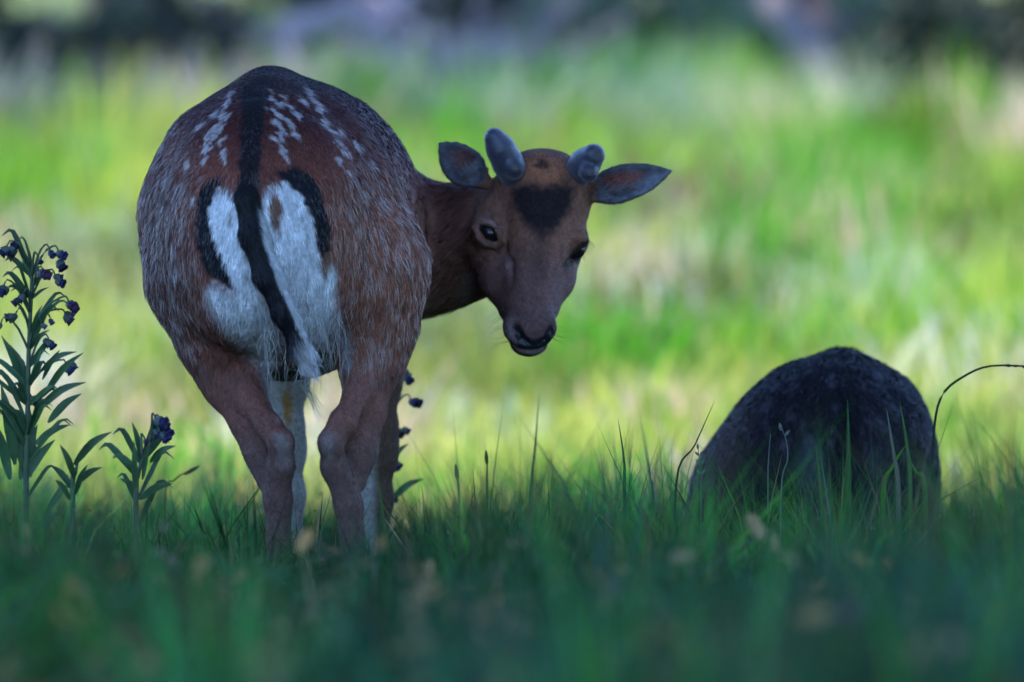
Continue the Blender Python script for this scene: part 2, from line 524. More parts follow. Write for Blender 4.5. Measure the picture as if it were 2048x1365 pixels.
def tree(name, label, base, height, crown_c, crown_r, n_leaf, leaf, trunk_r, cdark, clight, group=None):
    base = np.array([base[0], base[1], ground_z(np.array([base[0]]), np.array([base[1]]))[0] - 0.1])
    t = empty(name, base)
    tag(t, label, 'tree', group)
    cc = np.array(crown_c); cr_ = np.array(crown_r)
    parts = []
    top = np.array([cc[0], cc[1], cc[2] + cr_[2] * 0.3])
    mid = (base + top) / 2 + np.array([rng.normal(0, 0.15), rng.normal(0, 0.15), 0]) * trunk_r * 4
    pts = resample([base, base * 0.75 + mid * 0.25, mid, top], 14)
    parts.append(tube(pts, trunk_r * np.linspace(1.25, 0.35, 14) * np.where(np.arange(14) == 0, 1.4, 1), 12, 0.15))
    for i in range(14):
        s = pts[rng.integers(6, 12)]
        d = nrm(rng.normal(0, 1, 3) * np.array([1, 1, 0.45]))
        e_ = cc + d * cr_ * rng.uniform(0.55, 0.85)
        m_ = (s + e_) / 2 + np.array([0, 0, 0.08 * np.linalg.norm(e_ - s)])
        parts.append(tube(resample([s, m_, e_], 7), trunk_r * np.linspace(0.4, 0.06, 7), 7, 0.15))
    V, F = join_geo(parts)
    np_mesh('trunk', V, F, M_bark, t, col=np.tile([0.085, 0.068, 0.055], (len(V), 1)))
    nc = max(60, n_leaf // 130)
    d = nrm(rng.normal(0, 1, (nc, 3)))
    cen = cc + d * cr_ * (rng.random(nc) ** 0.4)[:, None]
    k = rng.integers(0, nc, n_leaf)
    pos = cen[k] + rng.normal(0, 1, (n_leaf, 3)) * cr_.mean() * 0.11
    tone = rng.random(nc)[k]
    col = mix(np.array(cdark), np.array(clight), np.clip(tone + rng.normal(0, 0.25, n_leaf), 0, 1))
    V, F, C = leaf_cards(pos, rng.uniform(0.6, 1.2, n_leaf) * leaf, col)
    np_mesh('crown', V, [F], M_leaf, t, col=C, smooth=False)
    return t

rng = np.random.default_rng(106)
# the tree whose crown shades the deer stands out of the picture, between them and the sun
sh = 10.2 / math.tan(SUN_EL)
tree('shade_tree', 'broad leafy tree beside the clearing shading both deer', (SUN_H[0] * sh + 1.2, 8.0 + SUN_H[1] * sh), 14,
     (SUN_H[0] * sh + 0.3, 7.7 + SUN_H[1] * sh, 10.2), (7.6, 8.4, 3.2), 44000, 0.24, 0.42, (0.03, 0.07, 0.02), (0.07, 0.12, 0.03))

tree('shade_tree', 'dense round tree added out of view to block the sky on the right', (7.6, 7.5), 11, (7.4, 7.4, 5.6), (3.8, 5.0, 5.0), 26000, 0.2, 0.34, (0.03, 0.07, 0.02), (0.07, 0.12, 0.03))  # unseen tree, put in to cut off skylight from the right
rng = np.random.default_rng(107)
# ------------------------------------------------------------------ edge of the wood on top of the bank
def gz(x, y):
    return float(ground_z(np.array([x]), np.array([y]))[0])

def fallen(name, label, a, b_, r0, r1, col, twigs=4, sag=0.05, group=None):
    """fallen trunk or bough between two points"""
    a = np.array(a); b_ = np.array(b_)
    root = empty(name, (a[0], a[1], gz(a[0], a[1])))
    tag(root, label, 'log' if r0 > .1 else 'branch', group)
    mid = (a + b_) / 2 + np.array([rng.normal(0, .05), 0, -sag])
    pts = resample([a, mid, b_], 14) + rng.normal(0, r0 * .12, (14, 3))
    V, F = tube(pts, np.linspace(r0, r1, 14), 12, .22)
    tone = (0.6 + .8 * fbm(V, .25, 8))[:, None]
    np_mesh('trunk', V, F, M_bark, root, col=np.array(col) * tone)
    for i in range(twigs):
        s_ = pts[rng.integers(3, 13)]
        d = nrm(np.array([rng.normal(0, 1), rng.normal(0, .5), rng.uniform(.1, 1)]))
        l = rng.uniform(.3, .8)
        tv_, tf_ = tube(resample([s_, s_ + d * l * .5 + rng.normal(0, .05, 3), s_ + d * l], 6), np.linspace(r1 * .45, r1 * .1, 6), 6, .2)
        np_mesh('bough', tv_, tf_, M_bark, root, col=np.tile(np.array(col) * .9, (len(tv_), 1)))
    return root

def bush(name, label, px, y, w, hgt, n_leaf, leaf, cd, cl_, group=None):
    x = (px - 1024) / FPX * y
    base = np.array([x, y, gz(x, y) - .03])
    root = empty(name, base)
    tag(root, label, 'bush', group)
    st = []
    for i in range(9):
        d = np.array([rng.normal(0, w * .3), rng.normal(0, w * .25), hgt * rng.uniform(.5, .95)])
        st.append(tube(resample([base, base + d * .5 + rng.normal(0, .04, 3), base + d], 6), np.linspace(.018, .004, 6), 5, .2))
    V, F = join_geo(st)
    np_mesh('stem', V, F, M_bark, root, col=np.tile([.06, .045, .04], (len(V), 1)))
    nc = max(12, n_leaf // 60)
    d = nrm(rng.normal(0, 1, (nc, 3)))
    cen = base + np.array([0, 0, hgt * .5]) + d * np.array([w * .5, w * .45, hgt * .5]) * (rng.random(nc) ** .45)[:, None]
    k = rng.integers(0, nc, n_leaf)
    pos = cen[k] + rng.normal(0, .07, (n_leaf, 3))
    pos[:, 2] = np.maximum(pos[:, 2], base[2] + .05)
    col = mix(np.array(cd), np.array(cl_), np.clip(rng.random(nc)[k] + rng.normal(0, .2, n_leaf), 0, 1))
    V, F, C = leaf_cards(pos, rng.uniform(.6, 1.2, n_leaf) * leaf, col)
    np_mesh('foliage', V, [F], M_leaf, root, col=C, smooth=False)
    return root

def on_bank(px, y, up=0.0):
    x = (px - 1024) / FPX * y
    return [x, y, gz(x, y) + up]

fallen('fallen_trunk', 'thick grey fallen trunk lying along the top of the bank', on_bank(395, 46.5, .16), on_bank(1010, 48.0, .34), .13, .08, (.30, .235, .235), 7, .0)
fallen('fallen_trunk', 'bleached fallen trunk propped behind the thick grey one', on_bank(560, 57.0, .25), on_bank(1000, 58.5, .75), .10, .07, (.34, .27, .27), 6, .0)
fallen('leaning_bough', 'pale grey bough leaning down the bank beside the dark evergreen', on_bank(1720, 43.4, .02), P(1480, -90, 51.5), .085, .10, (.15, .125, .125), 3, .03)
fallen('leaning_bough', 'dark bough standing in for the shadow strip behind the pale grey bough', on_bank(1740, 50.0, .03), P(1560, -120, 53.5), .12, .10, (.050, .036, .040), 3, .03)  # a strip of shadow beside the pale bough, built as dark wood
fallen('dead_branch', 'thin silvery branch sticking out of the dark brambles', on_bank(0, 53.0, .35), P(330, 35, 54.0), .035, .02, (.36, .31, .38), 3)
fallen('dead_branch', 'thin crooked branch lying below the silvery one in the brambles', on_bank(40, 54.0, .12), P(420, 120, 53.0), .04, .02, (.20, .16, .20), 3)
fallen('dead_branch', 'reddish dead branch resting against the end of the fallen trunk', on_bank(880, 53.0, .05), P(1130, 30, 54.5), .04, .03, (.26, .19, .19), 4)
for i in range(30):
    bx = rng.uniform(200, 1060); by = rng.uniform(44.5, 50)
    e_ = np.array(on_bank(bx + rng.uniform(-330, 330), by + rng.uniform(.3, 2.5), rng.uniform(.15, .7)))
    fallen('dead_branch', 'mauve brown dead branch tangled in the brush beside the fallen trunks', on_bank(bx, by, .03), e_, rng.uniform(.03, .06), .02, np.array([.36, .25, .25]) * rng.uniform(.4, 1.3), 2, .0, 'dead branches of the brush pile')
rng = np.random.default_rng(108)
G = 'brambles at the edge of the wood'
for px_, y_, w_, h_ in ((-70, 44.6, 1.2, 1.0), (100, 44.0, 1.0, .85), (250, 44.6, .9, .8), (400, 46.0, 1.0, .85)):
    bush('bramble_bush', 'dark tangled bramble under the thin dead branches', px_, y_, w_, h_, 2600, .045, (.010, .012, .008), (.035, .05, .02), G)
for px_, y_, w_, h_ in ((700, 58.0, 1.4, 1.1), (960, 58.5, 1.2, .9)):
    bush('bramble_bush', 'low dark bramble growing behind the fallen trunks', px_, y_, w_, h_, 2600, .045, (.012, .014, .012), (.04, .05, .03), 'brambles behind the fallen trunks')
bush('evergreen_bush', 'dense dark evergreen shrub beside the leaning boughs', 1890, 43.6, .95, .95, 4200, .04, (.008, .018, .010), (.03, .06, .03))
bush('evergreen_bush', 'taller dark evergreen shrub beyond the one beside the boughs', 2085, 44.6, 1.2, 1.3, 4800, .04, (.008, .018, .010), (.03, .06, .03))
for px_, y_, w_, h_ in ((1130, 55.0, .9, .7), (1330, 55.5, 1.2, .9), (1600, 57.0, 1.3, 1.1), (1480, 54.0, .8, .6)):
    bush('willow_bush', 'loose grey green shrub behind the bank grass', px_, y_, w_, h_, 2200, .05, (.05, .10, .05), (.18, .27, .16), 'grey green shrubs')
rng = np.random.default_rng(109)
G = 'trees of the wood behind'
for px_, y_, r_, h_ in ((-1500, 46.5, .25, 14), (-2600, 46, .25, 15), (-2300, 53, .3, 19), (-1750, 56, .28, 20), (-1150, 53, .3, 18), (-700, 57, .28, 19), (-380, 62, .24, 19), (260, 65, .30, 20), (640, 66, .26, 18), (1010, 69, .28, 19), (1420, 68, .24, 18), (1790, 65, .30, 19), (2230, 66, .26, 18)):
    x = (px_ - 1024) / FPX * y_
    tree('woodland_tree', 'leafy woodland tree standing behind the bank', (x, y_), h_, (x + rng.normal(0, .4), y_, gz(x, y_) + h_ * .62), (2.7, 2.7, h_ * .34), 4200, .19, r_, (.02, .05, .015), (.06, .11, .03), G)

# ------------------------------------------------------------------ signed distance bodies -> one continuous mesh
class Field:
    def __init__(self):
        self.ops = []
    def _add(self, f, lo, hi, k, sub):
        self.ops.append((f, np.array(lo), np.array(hi), k, sub))
    def cone(self, a, b_, ra, rb, k=0.03, sub=False):
        a = np.array(a, dtype=float); b_ = np.array(b_, dtype=float)
        ab = b_ - a; L2 = max(ab @ ab, 1e-9)
        def f(p):
            q = p - a
            t = np.clip(q @ ab / L2, 0, 1)
            return np.linalg.norm(q - t[..., None] * ab, axis=-1) - (ra + (rb - ra) * t)
        r = max(ra, rb)
        self._add(f, np.minimum(a, b_) - r, np.maximum(a, b_) + r, k, sub)
    def chain(self, pts, k=0.03, sub=False):
        """pts: list of (point, radius)"""
        for (a, ra), (b_, rb) in zip(pts[:-1], pts[1:]):
            self.cone(a, b_, ra, rb, k, sub)
    def ell(self, c, r, k=0.03, R=None, sub=False):
        c = np.array(c, dtype=float); r = np.array(r, dtype=float)
        R = np.eye(3) if R is None else np.array(R)          # rows: local axes
        def f(p):
            q = (p - c) @ R.T
            k0 = np.linalg.norm(q / r, axis=-1); k1 = np.linalg.norm(q / (r * r), axis=-1)
            return k0 * (k0 - 1) / np.maximum(k1, 1e-6)
        m = r.max()
        self._add(f, c - m, c + m, k, sub)
    def tube(self, cs, ab, side, up, n=14, k=0.03, sub=False):
        """elliptic tube through centres cs with half axes ab=(a,b) along fixed side / up"""
        cs = resample(cs, n); ab = resample(ab, n)
        side = nrm(side); up = nrm(up)
        mids = (cs[:-1] + cs[1:]) / 2
        def seg(p, i):
            a = cs[i]; d = cs[i + 1] - a; L2 = d @ d
            q = p - a
            t = np.clip(q @ d / L2, 0, 1)
            q = q - t[..., None] * d
            A = ab[i, 0] + (ab[i + 1, 0] - ab[i, 0]) * t
            B = ab[i, 1] + (ab[i + 1, 1] - ab[i, 1]) * t
            x = q @ side; z = q @ up
            w2 = np.maximum((q * q).sum(-1) - x * x - z * z, 0)
            m = np.minimum(A, B)
            k0 = np.sqrt((x / A) ** 2 + (z / B) ** 2 + w2 / (m * m))
            k1 = np.sqrt((x / A ** 2) ** 2 + (z / B ** 2) ** 2 + w2 / m ** 4)
            return np.where(k0 < 0.2, -m * 0.8, k0 * (k0 - 1) / np.maximum(k1, 1e-6))
        def f(p):
            if p.ndim == 3 and p.shape[1] > 1:
                best = np.full(p.shape[:-1], 1e3)
                dm = np.linalg.norm(p.mean(1)[:, None] - mids[None], axis=-1)
                near = dm < dm.min(1, keepdims=True) + 0.09
                for i in range(n - 1):
                    k_ = np.nonzero(near[:, i])[0]
                    if len(k_): best[k_] = np.minimum(best[k_], seg(p[k_], i))
                return best
            best = seg(p, 0)
            for i in range(1, n - 1): best = np.minimum(best, seg(p, i))
            return best
        r = ab.max()
        self._add(f, cs.min(0) - r, cs.max(0) + r, k, sub)
    def eval_pts(self, p, only=None):
        d = np.full(p.shape[:-1], 0.15)
        for (f, lo, hi, k, sub) in (self.ops if only is None else only):
            dd = f(p)
            if sub:
                h = np.clip(0.5 - 0.5 * (dd + d) / k, 0, 1)
                d = d * (1 - h) - dd * h + k * h * (1 - h)
            else:
                h = np.clip(0.5 + 0.5 * (dd - d) / k, 0, 1)
                d = dd * (1 - h) + d * h - k * h * (1 - h)
        return d
    def eval_blocks(self, B):
        """B: (nb, m, 3) spatially compact blocks"""
        lo = B.min(1); hi = B.max(1)
        d = np.full(B.shape[:2], 0.15, dtype=np.float64)
        for (f, a, b_, k, sub) in self.ops:
            mg = k + 0.03
            s = np.nonzero(((hi > a - mg) & (lo < b_ + mg)).all(1))[0]
            for c0 in range(0, len(s), 400):
                ss = s[c0:c0 + 400]
                dd = f(B[ss]); d0 = d[ss]
                if sub:
                    h = np.clip(0.5 - 0.5 * (dd + d0) / k, 0, 1)
                    d[ss] = d0 * (1 - h) - dd * h + k * h * (1 - h)
                else:
                    h = np.clip(0.5 + 0.5 * (dd - d0) / k, 0, 1)
                    d[ss] = dd * (1 - h) + d0 * h - k * h * (1 - h)
        return d
    def hits(self, pts, y0=13.0, y1=15.5):
        """distance at which the sight lines through photo pixels pts meet the surface (nan: none)"""
        pts = np.asarray(pts, dtype=float)
        dirs = np.stack([(pts[:, 0] - 1024.0) / FPX, np.ones(len(pts)), -(pts[:, 1] - 682.5) / FPX], 1)
        y = np.full(len(pts), y0)
        for _ in range(90):
            d = self.eval_pts(dirs * y[:, None] + np.array([0, 0, CAM_Z]))
            if (np.abs(d) < 0.0005).all(): break
            y = np.where(d < 0.0004, y, y + np.maximum(d * 0.7, 0.0003))
        return np.where(y > y1, np.nan, y)
    def mesh(self, h=0.003):
        lo = np.min([a for _, a, b_, k, s in self.ops if not s], 0) - 4 * h
        hi = np.max([b_ for _, a, b_, k, s in self.ops if not s], 0) + 4 * h
        nb = np.ceil((hi - lo) / (8 * h)).astype(int) + 1
        I = np.stack(np.meshgrid(*[np.arange(m) for m in nb], indexing='ij'), -1).reshape(-1, 3)
        ctr = lo + (I + 0.5) * 8 * h
        g = np.concatenate([ctr[:, None]], 1)
        dc = self.eval_blocks(g)[:, 0]
        act = np.abs(dc) < 8 * h * 1.7
        D = np.where(dc < 0, -1.0, 1.0).reshape(nb).astype(np.float32)
        D = np.repeat(np.repeat(np.repeat(D, 8, 0), 8, 1), 8, 2)
        o8 = np.stack(np.meshgrid(*[np.arange(8)] * 3, indexing='ij'), -1).reshape(-1, 3)
        A = I[act]
        B = lo + (A[:, None] * 8 + o8[None]) * h
        dv = self.eval_blocks(B).astype(np.float32)
        G = (A[:, None] * 8 + o8[None]).reshape(-1, 3)
        D[G[:, 0], G[:, 1], G[:, 2]] = dv.ravel()
        ins = D < 0
        cnt = np.zeros(np.array(D.shape) - 1, dtype=np.int8)
        sl = (slice(0, -1), slice(1, None))
        for a in (0, 1):
            for b_ in (0, 1):
                for c in (0, 1):
                    cnt += ins[sl[a], sl[b_], sl[c]]
        cells = np.argwhere((cnt > 0) & (cnt < 8))
        idx = np.full(cnt.shape, -1, dtype=np.int32)
        idx[cells[:, 0], cells[:, 1], cells[:, 2]] = np.arange(len(cells))
        corner = {}
        for a in (0, 1):
            for b_ in (0, 1):
                for c in (0, 1):
                    corner[(a, b_, c)] = D[cells[:, 0] + a, cells[:, 1] + b_, cells[:, 2] + c]
        acc = np.zeros((len(cells), 3)); num = np.zeros(len(cells))
        for ax in range(3):
            for u in (0, 1):
                for v in (0, 1):
                    c0 = [0, 0, 0]; oth = [q for q in range(3) if q != ax]
                    c0[oth[0]] = u; c0[oth[1]] = v
                    c1 = list(c0); c1[ax] = 1
                    d0 = corner[tuple(c0)]; d1 = corner[tuple(c1)]
                    cr_ = (d0 < 0) != (d1 < 0)
                    t = np.where(cr_, d0 / np.where(cr_, d0 - d1, 1), 0)
                    pt = np.tile(np.array(c0, dtype=float), (len(cells), 1)); pt[:, ax] = t
                    acc += pt * cr_[:, None]; num += cr_
        V = lo + (cells + acc / num[:, None]) * h
        quads = []
        S = ins.shape
        for ax in range(3):
            s0 = [slice(1, -1)] * 3; s1 = [slice(1, -1)] * 3
            s0[ax] = slice(0, S[ax] - 1); s1[ax] = slice(1, S[ax])
            a = ins[tuple(s0)]; b_ = ins[tuple(s1)]
            for sign in (0, 1):
                m = (a & ~b_) if sign == 0 else (~a & b_)
                E = np.argwhere(m)
                off = np.array([1, 1, 1]); off[ax] = 0
                E = E + off
                o1, o2 = [(1, 2), (2, 0), (0, 1)][ax]
                def cell(du, dv):
                    c = E.copy(); c[:, o1] -= du; c[:, o2] -= dv
                    return idx[c[:, 0], c[:, 1], c[:, 2]]
                q = np.stack([cell(1, 1), cell(0, 1), cell(0, 0), cell(1, 0)], 1)
                if sign == 1: q = q[:, ::-1]
                quads.append(q)
        Q = np.concatenate(quads)
        Q = Q[(Q >= 0).all(1)]
        # normals from the mesh, area weighted
        n = np.cross(V[Q[:, 2]] - V[Q[:, 0]], V[Q[:, 3]] - V[Q[:, 1]])
        N = np.zeros_like(V)
        for j in range(4):
            np.add.at(N, Q[:, j], n)
        return V, Q, nrm(N)

def poly_sd(px, py, poly):
    """signed distance to polygon, negative inside"""
    poly = np.asarray(poly, dtype=float)
    d = np.full(len(px), 1e9); ins = np.zeros(len(px), dtype=bool)
    m = len(poly)
    for i in range(m):
        a = poly[i]; b_ = poly[(i + 1) % m]
        e = b_ - a; wx = px - a[0]; wy = py - a[1]
        t = np.clip((wx * e[0] + wy * e[1]) / max(e @ e, 1e-9), 0, 1)
        d = np.minimum(d, np.hypot(wx - e[0] * t, wy - e[1] * t))
        c = ((a[1] > py) != (b_[1] > py)) & (px < (b_[0] - a[0]) * (py - a[1]) / ((b_[1] - a[1]) if b_[1] != a[1] else 1e-9) + a[0])
        ins ^= c
    return np.where(ins, -d, d)

def fur_mesh(name, V, Q, N, C, L, FL, count, parent, width=0.0013, weight=None, var=0.35, grizzle=None, gcol=(0.66, 0.57, 0.54), lift=0.26, clump=0.26, clump_v=None):
    T = np.concatenate([Q[:, [0, 1, 2]], Q[:, [0, 2, 3]]])
    ar = np.linalg.norm(np.cross(V[T[:, 1]] - V[T[:, 0]], V[T[:, 2]] - V[T[:, 0]]), axis=1)
    w = ar if weight is None else ar * weight[T].mean(1)
    cum = np.cumsum(w); cum /= cum[-1]
    k = np.searchsorted(cum, rng.random(count))
    r1 = np.sqrt(rng.random(count)); r2 = rng.random(count)
    bc = np.stack([1 - r1, r1 * (1 - r2), r1 * r2], 1)
    def ip(A):
        a = A[T[k]]
        return (a * (bc if a.ndim == 2 else bc[..., None])).sum(1)
    p = ip(V); n = nrm(ip(N)); c = ip(C); ln = ip(L); f = ip(FL)
    s_ = np.maximum(ln * 0.9, 0.006)
    # matted locks: neighbours lean the same way
    cv = np.stack([vnoise(p, 0.014, 100 + q) - 0.5 for q in range(3)], 1) * 2 * clump
    cv += np.stack([vnoise(p, 0.05, 110 + q) - 0.5 for q in range(3)], 1) * 1.3 * clump
    if clump_v is not None: cv = cv * ip(clump_v)[:, None]
    f = nrm(f) + cv + rng.normal(0, 0.13, (count, 3))
    t = nrm(f - (f * n).sum(1)[:, None] * n)
    lf = lift * rng.uniform(0.4, 1.5, count)[:, None]
    d0 = nrm(t + n * lf)
    d1 = nrm(t + n * lf * 0.25 + np.array([0, 0, -0.12]))
    ll = (ln * rng.uniform(0.65, 1.25, count))[:, None]
    p1 = p + d0 * ll * 0.5
    p2 = p1 + d1 * ll * 0.5
    ph = rng.uniform(-1.0, 1.0, count)[:, None]
    sd = nrm(np.cross(d0, n)) * np.cos(ph) + n * np.sin(ph)
    ww = (width * rng.uniform(0.6, 1.3, count) * np.clip(ln / 0.02, 0.55, 1.3))[:, None]
    p = p - n * 0.0015
    VV = np.stack([p - sd * ww * .5, p + sd * ww * .5, p1 - sd * ww * .42, p1 + sd * ww * .42, p2], 1).reshape(-1, 3)
    # lock-to-lock tone
    tone = 1 + var * (vnoise(p, np.array([0.010, 0.010, 0.022]), 130) - 0.5) * 2 + rng.normal(0, var * 0.45, count)
    c = c * np.clip(tone, 0.35, 1.9)[:, None]
    ct = c
    if grizzle is not None:
        g = ip(grizzle) * smooth(0.42, 0.66, vnoise(p, np.array([0.008, 0.008, 0.028]), 140) * 0.55 + 0.45 * rng.random(count))
        ct = mix(c, np.array(gcol), g * 0.85)
        c = mix(c, np.array(gcol), g * 0.35)
    CC = np.stack([c, c, (c + ct) / 2, (c + ct) / 2, ct], 1).reshape(-1, 3)
    nn = nrm(n + rng.normal(0, 0.24, (count, 3)) + cv * 0.6 + d0 * 0.2)
    NN = np.repeat(nn, 5, axis=0)
    b0 = (np.arange(count) * 5)[:, None]
    # wind so that the geometric normal points out of the skin
    qd = np.array([[0, 1, 3, 2]]); tr = np.array([[2, 3, 4]])
    gn = np.cross(sd, d0); flip = (gn * n).sum(1) < 0
    Fq = b0 + qd; Ft = b0 + tr
    Fq[flip] = Fq[flip][:, ::-1]; Ft[flip] = Ft[flip][:, ::-1]
    o = np_mesh(name, VV, [Fq, Ft], M_fur, parent, col=CC, normals=NN)
    tag(o, kind='stuff')
    return o

def to_px(V):
    return V[:, 0] / V[:, 1] * FPX + 1024, 682.5 - (V[:, 2] - CAM_Z) / V[:, 1] * FPX

rng = np.random.default_rng(110)
# ------------------------------------------------------------------ the standing deer
GZD = float(ground_z(np.array([-0.33]), np.array([13.4]))[0])
B = Field()
X = np.array([1.0, 0, 0]); Yv = np.array([0, 1.0, 0]); Zv = np.array([0, 0, 1.0])
# barrel and rump
B.tube([P(515, 465, 13.34), P(525, 455, 13.42), P(545, 450, 13.56), P(560, 452, 13.76), P(566, 458, 13.96), P(585, 455, 14.12), P(610, 450, 14.26), P(640, 455, 14.38)],
       [(.115, .16), (.165, .205), (.195, .232), (.222, .240), (.230, .248), (.215, .235), (.18, .215), (.13, .17)],
       [1, -0.1, 0], [0, 0, 1], n=16, k=0.03)
# ridge of the spine, hip bones
B.chain([(P(500, 300, 13.36), .04), (P(520, 222, 13.50), .035), (P(540, 195, 13.68), .03), (P(555, 205, 14.0), .03)], 0.05)
B.ell(P(405, 300, 13.52), (.05, .06, .05), 0.05)
B.ell(P(640, 290, 13.54), (.05, .06, .05), 0.05)
# buttocks and thighs
B.ell(P(447, 470, 13.36), (.085, .10, .16), 0.04)
B.ell(P(607, 470, 13.36), (.090, .10, .165), 0.04)
def leg(pts, k=0.035):
    B.chain([(P(a, b_, c), r) for a, b_, c, r in pts], k)
leg([(425, 430, 13.52, .115), (425, 560, 13.47, .098), (447, 680, 13.46, .066), (468, 760, 13.46, .046), (506, 845, 13.43, .029), (528, 905, 13.41, .025), (542, 960, 13.40, .023)], 0.03)
leg([(470, 740, 13.43, .020), (500, 800, 13.405, .018), (537, 852, 13.365, .018), (562, 885, 13.345, .0175), (562, 930, 13.36, .0185), (556, 1000, 13.385, .020), (560, 1160, 13.40, .020), (562, 1225, 13.385, .024), (560, 1290, 13.41, .024)], 0.016)
leg([(655, 430, 13.52, .125), (712, 550, 13.47, .112), (742, 660, 13.47, .066), (744, 730, 13.46, .043), (724, 830, 13.44, .030), (713, 900, 13.42, .027), (703, 960, 13.41, .024)], 0.03)
leg([(742, 720, 13.435, .020), (720, 780, 13.41, .018), (686, 845, 13.365, .019), (662, 885, 13.35, .0175), (669, 935, 13.37, .019), (697, 1010, 13.39, .020), (715, 1160, 13.40, .020), (718, 1225, 13.385, .024), (716, 1290, 13.41, .024)], 0.016)
# front legs
leg([(560, 640, 14.22, .07), (574, 760, 14.22, .031), (576, 860, 14.21, .021), (575, 905, 14.2, .024), (582, 990, 14.2, .018), (585, 1120, 14.2, .019), (585, 1180, 14.19, .022), (583, 1235, 14.17, .022)], 0.03)
leg([(730, 640, 14.15, .07), (757, 760, 14.14, .033), (758, 860, 14.13, .025), (756, 910, 14.12, .026), (755, 1000, 14.12, .02), (752, 1130, 14.12, .019), (752, 1185, 14.11, .022), (752, 1240, 14.09, .022)], 0.03)
# scrotum / inner thigh
B.ell(P(560, 660, 13.44), (.035, .04, .05), 0.04)
# neck: leaves the shoulder, bends back towards the viewer
B.tube([P(660, 500, 14.30), P(760, 495, 14.26), P(850, 498, 14.20), P(930, 488, 14.14), P(985, 470, 14.09), P(1040, 440, 14.07)],
       [(.12, .16), (.10, .130), (.085, .113), (.078, .098), (.072, .085), (.06, .065)], nrm(np.cross([1, -.3, 0], Zv)), Zv, n=14, k=0.05)
# head
D0 = 13.98
def PH(px, py, y):
    return P(px, py, y + 0.10)
def H(px, py, w):
    return P(px, py, D0 - w)
B.ell(H(1083, 388, -.045), (.083, .085, .066), 0.03)
B.ell(H(1085, 345, -.035), (.050, .05, .032), 0.03)
B.ell(H(992, 440, -.02), (.034, .035, .040), 0.025)
B.ell(H(1137, 437, -.03), (.026, .035, .040), 0.025)
B.ell(H(997, 522, -.065), (.036, .055, .060), 0.035)
B.ell(H(1108, 520, -.075), (.034, .055, .055), 0.035)
B.tube([H(1083, 420, -.005), H(1076, 490, .012), H(1066, 550, .03), H(1060, 600, .05), H(1059, 648, .066), H(1058, 676, .062)],
       [(.056, .05), (.055, .05), (.046, .045), (.040, .040), (.041, .038), (.032, .03)], X, nrm([0, 1, .25]), n=12, k=0.03)
B.ell(H(1058, 688, .035), (.030, .032, .020), 0.012)
B.chain([(H(985, 490, -.045), .034), (H(1006, 560, -.01), .030), (H(1026, 615, .03), .022)], 0.03)
B.chain([(H(1128, 495, -.055), .026), (H(1108, 560, -.015), .026), (H(1092, 610, .03), .02)], 0.03)
# nostril wings
B.ell(H(1026, 655, .085), (.016, .016, .022), 0.012)
B.ell(H(1094, 655, .085), (.015, .016, .022), 0.012)
# orbits and lids
B.ell(H(976, 463, .005), (.026, .03, .026), 0.02)
B.ell(H(1150, 482, -.02), (.021, .035, .026), 0.015)
HEAD_FRONT = {}
def feature(points, r, push=0.0):
    y = B.hits(points, 13.6, 14.3)
    y = np.where(np.isnan(y), 13.95, y)
    rr = [r] * len(points) if np.isscalar(r) else r
    return [(P(a, b_, yy + push), q) for (a, b_), yy, q in zip(points, y, rr)]
eyeL_y = B.hits([(979, 465)], 13.6, 14.3)[0]
lid_u = feature([(954, 456), (963, 447), (980, 450), (993, 464), (1004, 490)], .0062, .001)
lid_l = feature([(955, 460), (961, 474), (975, 485), (990, 488), (1005, 500)], .0045, .001)
eye_cut = feature([(966, 457), (978, 466), (990, 478)], [.007, .0105, .0055], .004)
B.chain(lid_u, .008); B.chain(lid_l, .008)
B.chain(eye_cut, .004, True)
rl = feature([(1142, 474), (1160, 474), (1170, 482)], .0055, .002)
B.chain(rl, .010)
nosL = feature([(1034, 648), (1034, 664), (1045, 680), (1056, 686)], [.0055, .0075, .006, .003], .001)
nosR = feature([(1100, 648), (1100, 664), (1091, 680), (1080, 686)], [.0055, .0075, .006, .003], .001)
mouth = feature([(1022, 688), (1035, 697), (1058, 702), (1080, 699), (1096, 688)], .0028, .001)
philt = feature([(1066, 668), (1065, 690)], .002, .001)
for ch, kk in ((nosL, .005), (nosR, .005), (mouth, .003), (philt, .004)):
    B.chain(ch, kk, True)
# face modelling: tear gland and cheek line
B.chain(feature([(1010, 505), (1018, 530), (1024, 560)], [.004, .005, .003], -.001), .014, True)
# ears
def ear(root, mid, tip, a, thick, tilt, cup):
    cs = [root, root * .5 + mid * .5, mid, mid * .45 + tip * .55, tip]
    ax = nrm(tip - root)
    nv = nrm(np.array(tilt) - ax * (np.array(tilt) @ ax))     # the way the ear opens
    sv = np.cross(ax, nv)
    B.tube(cs, [(a * .42, thick), (a * .92, thick), (a, thick), (a * .72, thick * .9), (a * .12, thick * .4)], sv, nv, n=9, k=0.012)
    sh = nv * thick * cup
    B.tube([cs[0] * .6 + cs[1] * .4 + sh, cs[1] + sh, cs[2] + sh, cs[3] + sh, cs[4] * .85 + cs[3] * .15 + sh],
           [(a * .2, thick * .9), (a * .72, thick * 1.0), (a * .80, thick), (a * .55, thick * .85), (a * .08, thick * .4)], sv, nv, n=9, k=0.005, sub=True)
ear(PH(966, 362, 13.92), PH(921, 328, 13.90), PH(881, 289, 13.90), .033, .012, (-.15, -1, .05), .85)
ear(PH(1176, 386, 13.93), PH(1250, 366, 13.90), PH(1338, 344, 13.90), .031, .011, (.1, -1, .12), .85)

